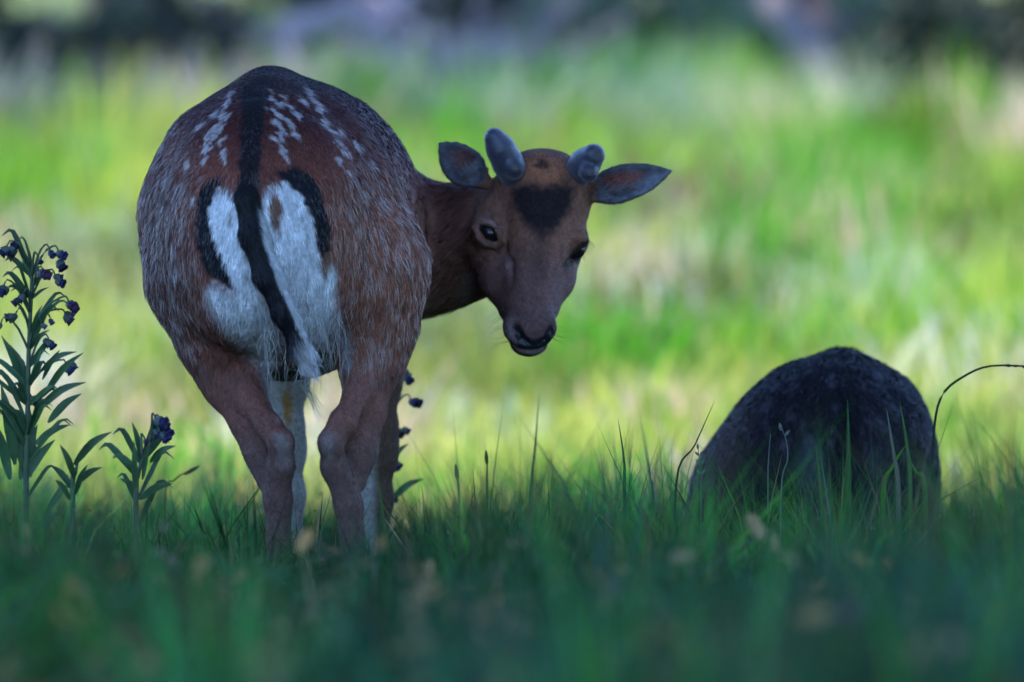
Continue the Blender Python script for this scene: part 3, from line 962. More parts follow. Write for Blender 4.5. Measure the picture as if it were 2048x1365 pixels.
V, Q, N = B.mesh(0.003)
px, py = to_px(V)
jit = np.stack([vnoise(V, 0.008, 5) - .5, vnoise(V, 0.008, 6) - .5], 1) * 12
qx = px + jit[:, 0]; qy = py + jit[:, 1]
def inside(poly, soft=6, low=0):
    k_ = soft + low * smooth(540, 640, py)
    return 1 - smooth(0, 1, (poly_sd(qx, qy, poly) + k_) / (2 * k_))
depth = V[:, 1]
is_head = smooth(930, 965, px + (py - 450) * 0.10) * (depth < 14.2)
is_neck = smooth(805, 835, px) * (1 - is_head) * (depth > 13.7) * (V[:, 2] > 0.45)
rear = 1 - smooth(13.50, 13.62, depth - 0.0)
C = np.tile(np.array([0.240, 0.075, 0.048]), (len(V), 1))
# coat: dark maroon along the back, warmer down the thigh, greyer along the flanks
C = mix(C, np.array([0.068, 0.017, 0.018]), 1 - smooth(210, 420, qy + 40 * (fbm(V, .06, 9) - .5) * 2))
C = mix(C, np.array([0.35, 0.140, 0.085]), smooth(600, 720, qx) * smooth(300, 480, qy) * .8)
C = mix(C, np.array([0.13, 0.065, 0.055]), (1 - smooth(330, 430, qx)) * smooth(250, 400, qy) * .8)
grz = np.clip(0.15 + .75 * (1 - smooth(330, 460, qx)) + .65 * smooth(600, 720, qx) * smooth(260, 420, qy), 0, 1)
# pale spots of the summer coat
SP = 0.74
spots = [(457, 201, -60), (429, 228, -55), (454, 236, -50), (442, 258, -50), (400, 252, -55), (413, 280, -60), (445, 280, -55), (407, 299, -60), (446, 305, -70), (448, 320, -70), (425, 262, -52),
         (527, 186, 80), (528, 214, 70), (567, 195, 40), (558, 208, 40), (577, 214, 40), (605, 204, 35), (558, 230, 40), (574, 242, 40), (593, 231, 40), (583, 252, 40), (552, 248, 40), (567, 261, 35), (590, 272, 40), (550, 278, 20), (564, 305, 60), (678, 324, 50), (621, 186, 35), (640, 215, 40), (650, 250, 50),
         (725, 381, 60), (700, 350, 55), (765, 400, 65), (795, 440, 75), (344, 500, 80), (352, 545, 80), (336, 420, 70), (375, 330, -60), (360, 370, -65), (385, 400, -75), (745, 330, 50), (715, 290, 45), (680, 265, 45)]
for r_ in range(7):
    spots.append((462 - r_ * 9, 188 + r_ * 22, -58)); spots.append((612 + r_ * 13, 180 + r_ * 21, 42)); spots.append((538 + r_ * 6, 176 + r_ * 24, 50))
for sx, sy, an in spots:
    a = math.radians(an)
    u = (qx - sx) * math.cos(a) + (qy - sy) * math.sin(a); v = -(qx - sx) * math.sin(a) + (qy - sy) * math.cos(a)
    C = mix(C, np.array([0.50, 0.43, 0.43]), (1 - smooth(.55, 1.2, np.hypot(u / (17 * SP), v / (6.5 * SP)))) * .97 * (1 - is_head) * (1 - is_neck))
# dorsal stripe
st = 1 - smooth(17, 27, np.abs(qx - (497 + (380 - qy) * .06)) - np.clip((230 - qy) * .12, 0, 14))
C = mix(C, np.array([0.012, 0.012, 0.016]), st * (1 - smooth(385, 400, py)) * (1 - is_head) * .95)
C = mix(C, np.array([0.02, 0.014, 0.018]), (1 - smooth(165, 200, qy)) * .75 * (1 - is_head))
def lowleg_(q): return smooth(800, 930, q)
# rump patch
white = np.array([0.80, 0.81, 0.83])
wl_ = inside([(427, 384), (448, 373), (468, 388), (485, 430), (497, 500), (520, 570), (545, 630), (560, 690), (555, 745), (525, 745), (496, 700), (450, 655), (418, 612), (408, 578), (428, 566), (470, 584), (445, 530), (425, 480), (415, 430)], 6, 16)
wr_ = inside([(524, 390), (545, 366), (575, 362), (602, 390), (625, 430), (638, 500), (640, 545), (662, 520), (676, 540), (672, 600), (668, 660), (650, 730), (625, 748), (596, 720), (570, 640), (560, 560), (535, 480), (522, 420)], 6, 18)
C = mix(C, white, np.maximum(wl_, wr_) * rear * .97)
bk = np.maximum(inside([(398, 385), (418, 358), (446, 358), (432, 384), (419, 430), (428, 480), (449, 530), (474, 580), (436, 562), (405, 538), (392, 480), (390, 430)], 5),
                inside([(548, 346), (590, 334), (626, 355), (650, 400), (661, 450), (660, 505), (645, 530), (634, 480), (623, 430), (600, 388), (575, 364)], 5))
C = mix(C, np.array([0.012, 0.013, 0.018]), bk * rear)
C = mix(C, np.array([0.20, 0.09, 0.05]), (1 - smooth(.6, 1.15, np.hypot((qx - 551 - (qy - 430) * .05) / 15, (qy - 420) / 46))) * rear * .97)
C = mix(C, np.array([0.26, 0.16, 0.12]), (1 - smooth(.5, 1.2, np.hypot((qx - 462) / 5, (qy - 432) / 18))) * rear * .7)
C = mix(C, np.array([0.24, 0.11, 0.06]), inside([(640, 530), (655, 505), (676, 505), (648, 550)], 6) * rear * .8)
gas = smooth(690, 760, py) * (1 - lowleg_(py)) * (depth < 13.62)
C = mix(C, np.array([0.24, 0.105, 0.080]), gas * (1 - np.maximum(wl_, wr_)) * .8)
# belly and inner legs
bel = smooth(.15, .55, -N[:, 2]) * (V[:, 2] < 0.60) * (V[:, 2] > 0.36) * (depth > 13.5)
C = mix(C, np.array([0.50, 0.50, 0.42]), bel)
C = mix(C, np.array([0.5, 0.5, 0.48]), inside([(300, 615), (345, 632), (385, 660), (410, 725), (385, 722), (330, 650)], 8) * smooth(13.55, 13.62, depth))
inner_l = inside([(520, 725), (560, 735), (556, 840), (540, 800), (528, 770)], 7)
inner_r = inside([(676, 660), (700, 655), (702, 735), (686, 740)], 7)
C = mix(C, np.array([0.42, 0.42, 0.46]), np.maximum(inner_l, inner_r) * rear * .8)
# lower legs greyer
lowleg = smooth(800, 930, py) * (V[:, 2] < .45)
C = mix(C, np.array([0.16, 0.100, 0.085]), lowleg * .9)
C = mix(C, np.array([0.30, 0.27, 0.25]), np.maximum(inside([(548, 868), (580, 870), (588, 900), (580, 940), (556, 930)], 9), inside([(640, 870), (668, 862), (672, 905), (650, 925)], 14)) * (depth < 13.45) * .5)
fl = (depth > 13.95) * (V[:, 2] < .47)
C = mix(C, np.array([0.36, 0.35, 0.31]), fl * (1 - smooth(742, 758, px)) * .9)
C = mix(C, np.array([0.11, 0.07, 0.045]), fl * smooth(752, 764, px) * .9)
C = mix(C, np.array([0.34, 0.17, 0.03]), fl * (1 - smooth(.5, 1.2, np.hypot((qx - 575) / 11, (qy - 815) / 45))) * .9)
C = mix(C, np.array([0.02, 0.018, 0.018]), smooth(1228, 1240, py) * (V[:, 2] < .08))
# neck
nk = mix(np.array([0.19, 0.060, 0.045]), np.array([0.29, 0.125, 0.085]), smooth(365, 440, qy))
nk = mix(nk, np.array([0.34, 0.20, 0.14]), smooth(555, 620, qy))
C = mix(C, nk, is_neck)
# head
hd = np.tile(np.array([0.165, 0.092, 0.062]), (len(V), 1))
hd = mix(hd, np.array([0.125, 0.080, 0.070]), smooth(470, 560, qy))
hd = mix(hd, np.array([0.10, 0.072, 0.07]), smooth(600, 640, qy))
hd = mix(hd, np.array([0.25, 0.12, 0.06]), inside([(1050, 322), (1085, 308), (1120, 325), (1128, 365), (1085, 378), (1045, 365)], 10) * .8)
hd = mix(hd, np.array([0.010, 0.010, 0.012]), inside([(1020, 380), (1045, 366), (1085, 374), (1125, 366), (1152, 376), (1140, 420), (1116, 455), (1082, 476), (1050, 450), (1026, 415)], 14) * .97)
hd = mix(hd, np.array([0.035, 0.028, 0.028]), inside([(1060, 455), (1100, 455), (1092, 540), (1080, 570), (1070, 540)], 16) * .55)
hd = mix(hd, np.array([0.03, 0.02, 0.02]), (1 - smooth(.6, 1.2, np.hypot((qx - 1083) / 15, (qy - 330) / 13))) * .9)
ring = np.exp(-((np.hypot((px - 978) / 34, (py - 466) / 30) - 1) / .28) ** 2)
hd = mix(hd, np.array([0.30, 0.27, 0.27]), np.maximum(inside([(953, 462), (960, 478), (976, 490), (994, 493), (984, 500), (964, 490), (952, 474)], 4), .45 * inside([(958, 440), (975, 434), (995, 446), (1006, 470), (998, 468), (984, 449), (966, 445)], 5)) * .8)
hd = mix(hd, np.array([0.02, 0.016, 0.016]), (1 - smooth(.75, 1.0, np.hypot((px - 978 - (py - 466) * .8) / 13, (py - 466) / 19))) * .95)
hd = mix(hd, np.array([0.02, 0.016, 0.016]), np.maximum(inside([(1000, 480), (1006, 488), (1003, 508), (998, 495)], 4), inside([(1180, 478), (1168, 478), (1140, 505), (1126, 535), (1132, 545), (1160, 515)], 5)) * .9)
hd = mix(hd, np.array([0.27, 0.22, 0.23]), inside([(1012, 512), (1026, 508), (1028, 550), (1018, 560)], 7) * .6)
hd = mix(hd, np.array([0.155, 0.135, 0.145]), inside([(1012, 640), (1030, 640), (1032, 670), (1040, 695), (1026, 690), (1014, 665)], 7) * .8)
hd = mix(hd, np.array([0.010, 0.011, 0.015]), inside([(1028, 644), (1040, 650), (1050, 675), (1066, 682), (1090, 674), (1101, 648), (1109, 652), (1104, 682), (1090, 694), (1058, 700), (1036, 694), (1032, 672)], 5) * .95)
hd = mix(hd, np.array([0.13, 0.125, 0.125]), smooth(698, 706, py) * .9)
earL = (1 - smooth(-2, 5, poly_sd(px, py, [(870, 276), (900, 270), (940, 278), (964, 300), (974, 330), (966, 366), (940, 380), (905, 372), (872, 320)]))) * (depth < 14.035) * (depth > 13.9)
earR = smooth(1182, 1200, px) * (py < 420)
eo = np.maximum(earL, earR)
ec = np.tile(np.array([0.030, 0.022, 0.021]), (len(V), 1))
ec = mix(ec, np.array([0.22, 0.20, 0.21]), np.maximum(smooth(-2, 5, poly_sd(px, py, [(893, 292), (925, 288), (955, 300), (966, 330), (958, 360), (928, 364), (900, 345), (888, 315)])), smooth(-2, 4, poly_sd(px, py, [(1190, 362), (1225, 336), (1275, 336), (1325, 346), (1290, 382), (1230, 402), (1195, 392)]))) * .38)
ec = mix(ec, np.array([0.20, 0.19, 0.20]), inside([(1200, 396), (1235, 404), (1290, 387), (1336, 348), (1305, 350), (1275, 374), (1235, 390), (1205, 385)], 6) * .85)
ec = mix(ec, np.array([0.24, 0.070, 0.045]), inside([(1205, 356), (1250, 342), (1292, 348), (1266, 376), (1220, 384)], 8) * .9)
ec = mix(ec, np.array([0.17, 0.060, 0.042]), inside([(900, 302), (935, 300), (955, 315), (940, 350), (915, 335)], 8) * .8)
ec = mix(ec, np.array([0.26, 0.24, 0.24]), inside([(925, 340), (955, 318), (965, 350), (940, 368)], 7) * .75)
hd = mix(hd * np.array([1.75, 1.38, 1.30]), ec * np.array([1.15, 1.25, 1.4]), eo)
C = mix(C, hd, np.maximum(is_head, eo * (depth > 13.8) * (px > 860)))
# hair length and the way it lies
def leg_hair(l): return np.where((V[:, 2] < .42) & (depth < 13.62), 0.0065, l)
L = np.full(len(V), 0.020)
L = np.where((py < 345) & (np.abs(px - 520) < 190), 0.011, L)
L = np.where(np.maximum(wl_, wr_) * rear > .5, 0.017, L)
L = np.where(bk * rear > .4, 0.011, L)
L = L * (1 - .55 * smooth(600, 820, py) * (depth < 13.62))
L = np.where((V[:, 2] < .47) & (depth > 13.9), 0.008, L)
L = np.where(is_neck > .5, 0.017, L)
L = L * (1 - is_head) + 0.0062 * is_head
L = np.where((eo > .5), 0.007, L)
L = np.where((py > 640) & (is_head > .5), 0.0035, L)
L = leg_hair(L)
nose_bare = (is_head > .5) & (poly_sd(px, py, [(1028, 644), (1105, 644), (1108, 690), (1058, 704), (1030, 694)]) < 0)
eye_bare = (is_head > .5) & (np.hypot((px - 980 - (py - 466) * .6) / 19, (py - 466) / 24) < 1.0)
FL = np.tile(np.array([0.0, -0.75, -0.75]), (len(V), 1))
side = np.sign(px - 500)
FL[:, 0] = -0.10 * side
FL = np.where((rear > .4)[:, None], np.stack([side * 0.16, np.full(len(V), -.1), np.full(len(V), -1.0)], 1), FL)
FL = np.where((is_neck > .5)[:, None], np.array([-0.75, 0.3, -0.6]), FL)
hv = np.stack([(px - 1070) * .004, np.full(len(V), .25), np.full(len(V), 0.9)], 1)
hv = np.where((py > 480)[:, None], np.stack([(px - 1062) * .012, np.full(len(V), .5), np.full(len(V), .6)], 1), hv)
FL = np.where((is_head > .5)[:, None], hv, FL)
FL = np.where((eo > .5)[:, None], np.stack([np.sign(px - 1070), np.zeros(len(V)), np.full(len(V), .3)], 1), FL)
vis = -N[:, 1]
W = np.where(vis > -0.35, 1.0, 0.15)
W = W * np.where(is_head > .5, 3.2, 1.0) * np.where(nose_bare | eye_bare, 0.0, 1.0) * np.where(V[:, 2] < .3, .6, 1.0)
W = W * np.where((is_head < .5) & (V[:, 2] < .5), 2.2, 1.0)

deer = empty('fallow_deer', (-0.33, 13.45, GZD))
tag(deer, 'standing spotted brown deer with short velvet antlers looking back over its shoulder', 'deer')
np_mesh('body', V, [Q], M_skin, deer, col=C * .72)
fur_mesh('fur', V, Q, N, C, L, FL, 310000, deer, 0.00105, W, var=.5, clump_v=np.where(np.maximum(wl_, wr_) * rear > .3, .4, 1.0) * np.where(py < 350, .6, 1.0), grizzle=grz * (1 - smooth(690, 830, py)) * (1 - is_head) * (1 - is_neck) * (1 - np.maximum(wl_, wr_) * rear))

# wet bare nose
pad = poly_sd(px, py, [(1029, 650), (1040, 650), (1052, 674), (1066, 680), (1088, 672), (1099, 650), (1108, 654), (1103, 682), (1090, 693), (1058, 700), (1036, 694), (1032, 672)]) < 0
pad &= (is_head > .5) & (N[:, 1] < .15)
Qn = Q[pad[Q].all(1)]
used = np.unique(Qn)
remap = np.full(len(V), -1); remap[used] = np.arange(len(used))
M_nose, nt, b = material('wet_nose')
b.inputs['Base Color'].default_value = (0.012, 0.013, 0.017, 1)
b.inputs['Roughness'].default_value = 0.28
bp = nt.nodes.new('ShaderNodeBump'); bp.inputs['Strength'].default_value = 0.4; bp.inputs['Distance'].default_value = 0.002
vo = nt.nodes.new('ShaderNodeTexVoronoi'); vo.inputs['Scale'].default_value = 420
tc = nt.nodes.new('ShaderNodeTexCoord'); nt.links.new(tc.outputs['Object'], vo.inputs['Vector'])
nt.links.new(vo.outputs['Distance'], bp.inputs['Height']); nt.links.new(bp.outputs[0], b.inputs['Normal'])
np_mesh('nose_pad', V[used] + N[used] * .0009, [remap[Qn]], M_nose, deer)

# antlers in velvet
def antler(ops, dark):
    A = Field()
    for a in ops: a(A)
    v, q, n_ = A.mesh(0.0022)
    ax, ay = to_px(v)
    c = np.tile(np.array([0.034, 0.032, 0.054]), (len(v), 1))
    for (dx, dy, dr) in dark:
        c = mix(c, np.array([0.02, 0.018, 0.024]), 1 - smooth(.5, 1.1, np.hypot(ax - dx, ay - dy) / dr))
    c = c * (0.75 + .5 * fbm(v, .02, 4))[:, None]
    o = np_mesh('antler', v, [q], M_velvet, deer, col=c)
    fl = np.tile(np.array([0, 0, 1.0]), (len(v), 1))
    fo = fur_mesh('velvet_hair', v, q, n_, c, np.full(len(v), .003), fl, 2500, deer, 0.0005, lift=0.8, clump=.2, var=.25)
    fo.parent = o
    return o
antler([lambda A: A.chain([(PH(1027, 348, 13.87), .025), (PH(1015, 325, 13.855), .0232), (PH(1001, 298, 13.845), .0215), (PH(989, 276, 13.84), .0165)], .012),
        lambda A: A.ell(PH(1030, 338, 13.838), (.0155, .015, .0165), .008)], [(1033, 338, 17)])
antler([lambda A: A.chain([(PH(1152, 350, 13.89), .025), (PH(1170, 328, 13.865), .0230), (PH(1187, 311, 13.845), .0190)], .012),
        lambda A: A.ell(PH(1178, 346, 13.84), (.0155, .015, .0165), .008),
        lambda A: A.ell(PH(1198, 309, 13.818), (.009, .012, .014), .006, sub=True)], [(1182, 346, 17), (1198, 309, 12)])

# eyes
def uv_sphere(c, r, nu=24, nv=14):
    vs = []; fs = []
    for i in range(nv + 1):
        for j in range(nu):
            th = math.pi * i / nv; ph = 2 * math.pi * j / nu
            vs.append([c[0] + r * math.sin(th) * math.cos(ph), c[1] + r * math.sin(th) * math.sin(ph), c[2] + r * math.cos(th)])
    for i in range(nv):
        for j in range(nu):
            fs.append([i * nu + j, (i + 1) * nu + j, (i + 1) * nu + (j + 1) % nu, i * nu + (j + 1) % nu])
    return np.array(vs), [np.array(fs)]
for cpt, r in ((P(979, 466, eyeL_y + 0.0175), .0180), (PH(1151, 499, 13.888), .0165)):
    v, f = uv_sphere(cpt, r)
    np_mesh('eye', v, f, M_eye, deer)

# tail: black above, white along its right edge and at the tip
TL = Field()
tp = [(492, 345, 13.265, .013), (494, 400, 13.238, .0165), (505, 470, 13.218, .0175), (531, 550, 13.205, .0165), (565, 625, 13.205, .014), (592, 685, 13.21, .010), (604, 722, 13.215, .006)]
TL.chain([(P(a, b_, c_), r) for a, b_, c_, r in tp], .015)
TL.chain([(P(a + 21, b_ + 10, c_ + .003), r * .55) for a, b_, c_, r in tp[1:]], .010)
tv, tq, tn = TL.mesh(0.0035)
tx, ty = to_px(tv)
cl = np.interp(ty, [t_[1] for t_ in tp], [t_[0] for t_ in tp])
tc_ = np.tile(np.array([0.012, 0.012, 0.015]), (len(tv), 1))
tc_ = mix(tc_, np.array([0.55, 0.55, 0.55]), smooth(14, 19, tx - cl) * smooth(400, 440, ty))
tc_ = mix(tc_, np.array([0.6, 0.58, 0.58]), smooth(668, 700, ty + (tx - cl) * .8))
tail = np_mesh('tail', tv, [tq], M_skin, deer, col=tc_)
tfl = np.stack([np.full(len(tv), .35), np.zeros(len(tv)), np.full(len(tv), -1.0)], 1)
fo = fur_mesh('fur', tv, tq, tn, tc_, np.full(len(tv), .015) + .016 * smooth(620, 700, ty), tfl, 12000, deer, 0.0011, lift=.16, clump=.07, var=.3)
fo.parent = tail

# stray long hairs of the groin, whiskers and lashes
def strands(name, items, w, col, parent):
    geo = [tube(resample(pts, 6), np.linspace(w, w * .25, 6), 4, cap=False) for pts in items]
    v, f = join_geo(geo)
    return tag(np_mesh(name, v, f, M_fur, parent, col=np.tile(col, (len(v), 1))), kind='stuff')
it = []
hp = np.stack([rng.uniform(520, 690, 130), rng.uniform(600, 720, 130)], 1)
for (x0, y0), s in zip(hp, B.hits(hp, 13.1, 13.8)):
    if np.isnan(s): continue
    a = rng.uniform(-26, 26); l = rng.uniform(40, 95)
    it.append([P(x0, y0, s), P(x0 + a * .6, y0 + l * .45, s - rng.uniform(.008, .03)), P(x0 + a * rng.uniform(-.8, 1.6), y0 + l, s - rng.uniform(0, .03))])
for i in range(14):
    x0 = rng.uniform(592, 612)
    it.append([P(x0, 760, 13.72), P(x0 + 18 + i, 800, 13.70), P(x0 + 30 + 2.2 * i, rng.uniform(825, 850), 13.70)])
strands('long_hair', it, .00055, [0.40, 0.39, 0.36], deer)
it = []
for i in range(12):
    y0 = 482 + i * 3; x0 = 1174 - i * 3.2
    it.append([PH(x0, y0, 13.86), PH(x0 + 12, y0 + 6, 13.85), PH(x0 + 16 + rng.uniform(-5, 6), y0 + 16 + rng.uniform(-3, 6), 13.84)])
for i in range(7):
    it.append([PH(960 + i * 6, 444 + abs(i - 2) * 3, 13.83), PH(958 + i * 6, 450 + abs(i - 2) * 3.5, 13.80), PH(956 + i * 6, 459 + abs(i - 2) * 3.5, 13.79)])
strands('eyelash', it, .0008, [0.012, 0.01, 0.01], deer)
it = []
for i in range(18):
    sgn = -1 if i % 2 else 1
    x0 = 1060 + sgn * rng.uniform(36, 48); y0 = rng.uniform(615, 685)
    it.append([PH(x0, y0, 13.81), PH(x0 + sgn * 22, y0 + rng.uniform(-4, 12), 13.79), PH(x0 + sgn * rng.uniform(32, 55), y0 + rng.uniform(0, 26), 13.79)])
eh = []
for i in range(80):
    t_ = rng.random()
    if i % 2:
        x0, y0 = 1195 + t_ * 70, 392 - t_ * 14 + rng.uniform(-8, 4); x1, y1 = x0 + rng.uniform(10, 34), y0 - rng.uniform(8, 26)
    else:
        x0, y0 = 962 - t_ * 34, 352 + t_ * 8 + rng.uniform(-10, 4); x1, y1 = x0 - rng.uniform(4, 24), y0 - rng.uniform(10, 32)
    eh.append([PH(x0, y0, 13.888), PH((x0 + x1) / 2, (y0 + y1) / 2 + 2, 13.878), PH(x1, y1, 13.88)])
strands('ear_hair', eh, .0006, [0.17, 0.155, 0.155], deer)
strands('whisker', it, .00035, [0.10, 0.09, 0.08], deer)

rng = np.random.default_rng(111)
# ------------------------------------------------------------------ the resting deer
R = Field()
R.tube([P(1694, 950, 14.42), P(1690, 915, 14.52), P(1682, 900, 14.68), P(1668, 912, 14.9), P(1655, 935, 15.15), P(1645, 960, 15.35), P(1640, 985, 15.5)],
       [(.09, .13), (.125, .155), (.155, .165), (.175, .175), (.175, .18), (.15, .165), (.11, .13)], [1, .06, 0], Zv, n=12, k=.03)
R.chain([(P(1696, 810, 14.48), .03), (P(1692, 755, 14.60), .026), (P(1684, 742, 14.75), .026), (P(1668, 752, 14.95), .026)], .035)
R.ell(P(1590, 880, 14.62), (.085, .20, .115), .06)
R.ell(P(1530, 945, 14.60), (.085, .22, .12), .06)
R.ell(P(1465, 1020, 14.60), (.075, .22, .11), .06)
R.ell(P(1790, 915, 14.60), (.055, .20, .110), .05)
R.ell(P(1800, 1020, 14.62), (.058, .22, .12), .05)
R.ell(P(1775, 800, 14.66), (.03, .05, .03), .04)
R.ell(P(1595, 790, 14.68), (.035, .05, .03), .04)
def rleg(pts): R.chain([(P(a, b_, c_), r) for a, b_, c_, r in pts], .03)
rleg([(1440, 1130, 14.75, .05), (1445, 1195, 14.55, .032), (1470, 1215, 14.42, .026), (1475, 1222, 14.75, .02), (1478, 1225, 14.9, .022)])
rleg([(1815, 1130, 14.75, .05), (1812, 1195, 14.58, .032), (1800, 1215, 14.45, .026), (1800, 1222, 14.78, .02), (1800, 1225, 14.92, .022)])
rleg([(1540, 1060, 15.4, .06), (1520, 1160, 15.55, .034), (1525, 1185, 15.65, .026), (1540, 1190, 15.4, .02)])
rleg([(1700, 1060, 15.4, .06), (1720, 1160, 15.55, .034), (1715, 1185, 15.65, .026), (1700, 1190, 15.4, .02)])
R.chain([(P(1628, 930, 15.4), .11), (P(1600, 960, 15.62), .08), (P(1590, 1030, 15.8), .062), (P(1600, 1060, 15.9), .058)], .05)
R.chain([(P(1600, 1060, 15.9), .058), (P(1620, 1110, 15.98), .04), (P(1630, 1150, 16.03), .03)], .02)
for sx in (-1, 1):
    R.tube([P(1600 + sx * 40, 1030, 15.9), P(1600 + sx * 75, 1018, 15.92), P(1600 + sx * 125, 1005, 15.95)], [(.014, .01), (.028, .01), (.006, .005)], Zv, Yv, n=6, k=.012)
rv, rq, rn = R.mesh(.005)
rx, ry = to_px(rv)
ja = (np.stack([vnoise(rv, .012, 15), vnoise(rv, .012, 16)], 1) - .5) * 16
ux = rx + ja[:, 0]; uy = ry + ja[:, 1]
rc = np.tile(np.array([.016, .013, .018]), (len(rv), 1))
rc = mix(rc, np.array([.008, .007, .011]), 1 - smooth(730, 860, uy))
rc = mix(rc, np.array([.075, .040, .035]), (1 - smooth(1440, 1520, ux)) * .8)
for i in range(46):
    sx = rng.uniform(1500, 1840); sy = rng.uniform(735, 930); an = math.radians(55 if sx > 1665 else -55)
    u = (ux - sx) * math.cos(an) + (uy - sy) * math.sin(an); v = -(ux - sx) * math.sin(an) + (uy - sy) * math.cos(an)
    rc = mix(rc, np.array([.060, .055, .070]), (1 - smooth(.5, 1.2, np.hypot(u / 13, v / 6))) * .7)
def rin(poly, soft): return 1 - smooth(-soft, soft, poly_sd(ux, uy, poly))
rr_ = 1 - smooth(14.50, 14.62, rv[:, 1])
rc = mix(rc, np.array([.055, .06, .085]), rin([(1610, 870), (1640, 880), (1655, 960), (1650, 1060), (1600, 1040), (1590, 950)], 14) * rr_ * .8)
rc = mix(rc, np.array([.05, .05, .06]), rin([(1760, 890), (1735, 890), (1730, 1000), (1775, 1030)], 14) * rr_ * .6)
rc = mix(rc, np.array([.007, .007, .009]), (1 - smooth(18, 30, np.abs(ux - 1698))) * (1 - smooth(900, 930, uy)) * .9)
rest = empty('resting_deer', (0.56, 14.75, gz(.56, 14.75)))
tag(rest, 'dark brown deer lying down in the grass with its back to the viewer', 'deer')
np_mesh('body', rv, [rq], M_skin, rest, col=rc * .8)
rfl = np.tile(np.array([0, -.5, -.8]), (len(rv), 1))
fur_mesh('fur', rv, rq, rn, rc, np.where(rv[:, 1] > 15.6, .010, .018), rfl, 90000, rest, .0014, np.where(rn[:, 1] < .35, 1., .2), var=.4)
RT = Field()
RT.chain([(P(1698, 880, 14.40), .016), (P(1700, 960, 14.355), .022), (P(1700, 1040, 14.35), .020), (P(1706, 1090, 14.36), .010)], .015)
tv, tq, tn = RT.mesh(.004)
tcol = np.tile(np.array([.008, .008, .010]), (len(tv), 1))
tl = np_mesh('tail', tv, [tq], M_skin, rest, col=tcol)
fo = fur_mesh('fur', tv, tq, tn, tcol, np.full(len(tv), .03), np.tile(np.array([.1, 0, -1.0]), (len(tv), 1)), 4000, rest, .0016, lift=.2)
fo.parent = tl

rng = np.random.default_rng(112)
# ------------------------------------------------------------------ flowering plants
def leaf_geo(pts, width, fold=.25, n=9, facing=None):
    """pointed leaf along pts, three vertices across, folded along the midrib"""
    c = resample(pts, n)
    t = np.linspace(0, 1, n)
    w = width * (np.sin(np.pi * np.clip(t * .95 + .05, 0, 1) ** .8) ** 1.1) * .29
    w[-1] = width * .02
    tg = nrm(np.gradient(c, axis=0))
    fc = np.array([0.25, -1, .35]) if facing is None else np.array(facing)
    sd = nrm(np.cross(tg, fc)); up = np.cross(sd, tg)
    wav = np.sin(t * 9 + rng.uniform(0, 6)) * .07
    Lf = c - sd * w[:, None] + up * (w * fold)[:, None] + up * (w * wav)[:, None]
    Rt = c + sd * w[:, None] + up * (w * fold)[:, None] - up * (w * wav)[:, None]
    V = np.stack([Lf, c, Rt], 1).reshape(-1, 3)
    F = []
    for i in range(n - 1):
        for j in (0, 1):
            F.append([i * 3 + j, i * 3 + j + 1, i * 3 + j + 4, i * 3 + j + 3])
    return V, [np.array(F)]

def lathe(c, axis, prof, sides=10, lobes=0, lob_amt=0.0):
    axis = nrm(axis)
    s = nrm(np.cross(axis, [.3, .8, .1])); u = np.cross(s, axis)
    V = []; m = len(prof)
    for i, (h_, r_) in enumerate(prof):
        for j in range(sides):
            a = 2 * math.pi * j / sides
            q = r_ * (1 + (lob_amt * math.cos(lobes * a) * i / (m - 1) if lobes else 0))
            V.append(np.array(c) + axis * h_ + s * math.cos(a) * q + u * math.sin(a) * q)
    F = [[i * sides + j, i * sides + (j + 1) % sides, (i + 1) * sides + (j + 1) % sides, (i + 1) * sides + j] for i in range(m - 1) for j in range(sides)]
    return np.array(V), [np.array(F)]

def flower(parent, c, axis, s, hue):
    c = np.array(c)
    s = s * 1.08
    pr = [(0, s * .18), (s * .35, s * .42), (s * .75, s * .48), (s * 1.05, s * .62), (s * 1.0, s * .40), (s * .7, s * .12)]
    V, F = lathe(c, axis, pr, 15, 5, .22)
    f = np_mesh('flower', V, F, M_flower, parent, col=np.tile(np.array(hue) * rng.uniform(.7, 1.3), (len(V), 1)))
    V, F = lathe(c - nrm(axis) * s * .28, axis, [(0, s * .05), (s * .12, s * .34), (s * .55, s * .50), (s * .82, s * .56)], 10, 5, .15)
    np_mesh('calyx', V, F, M_leaf, f, col=np.tile([.085, .115, .10], (len(V), 1)))

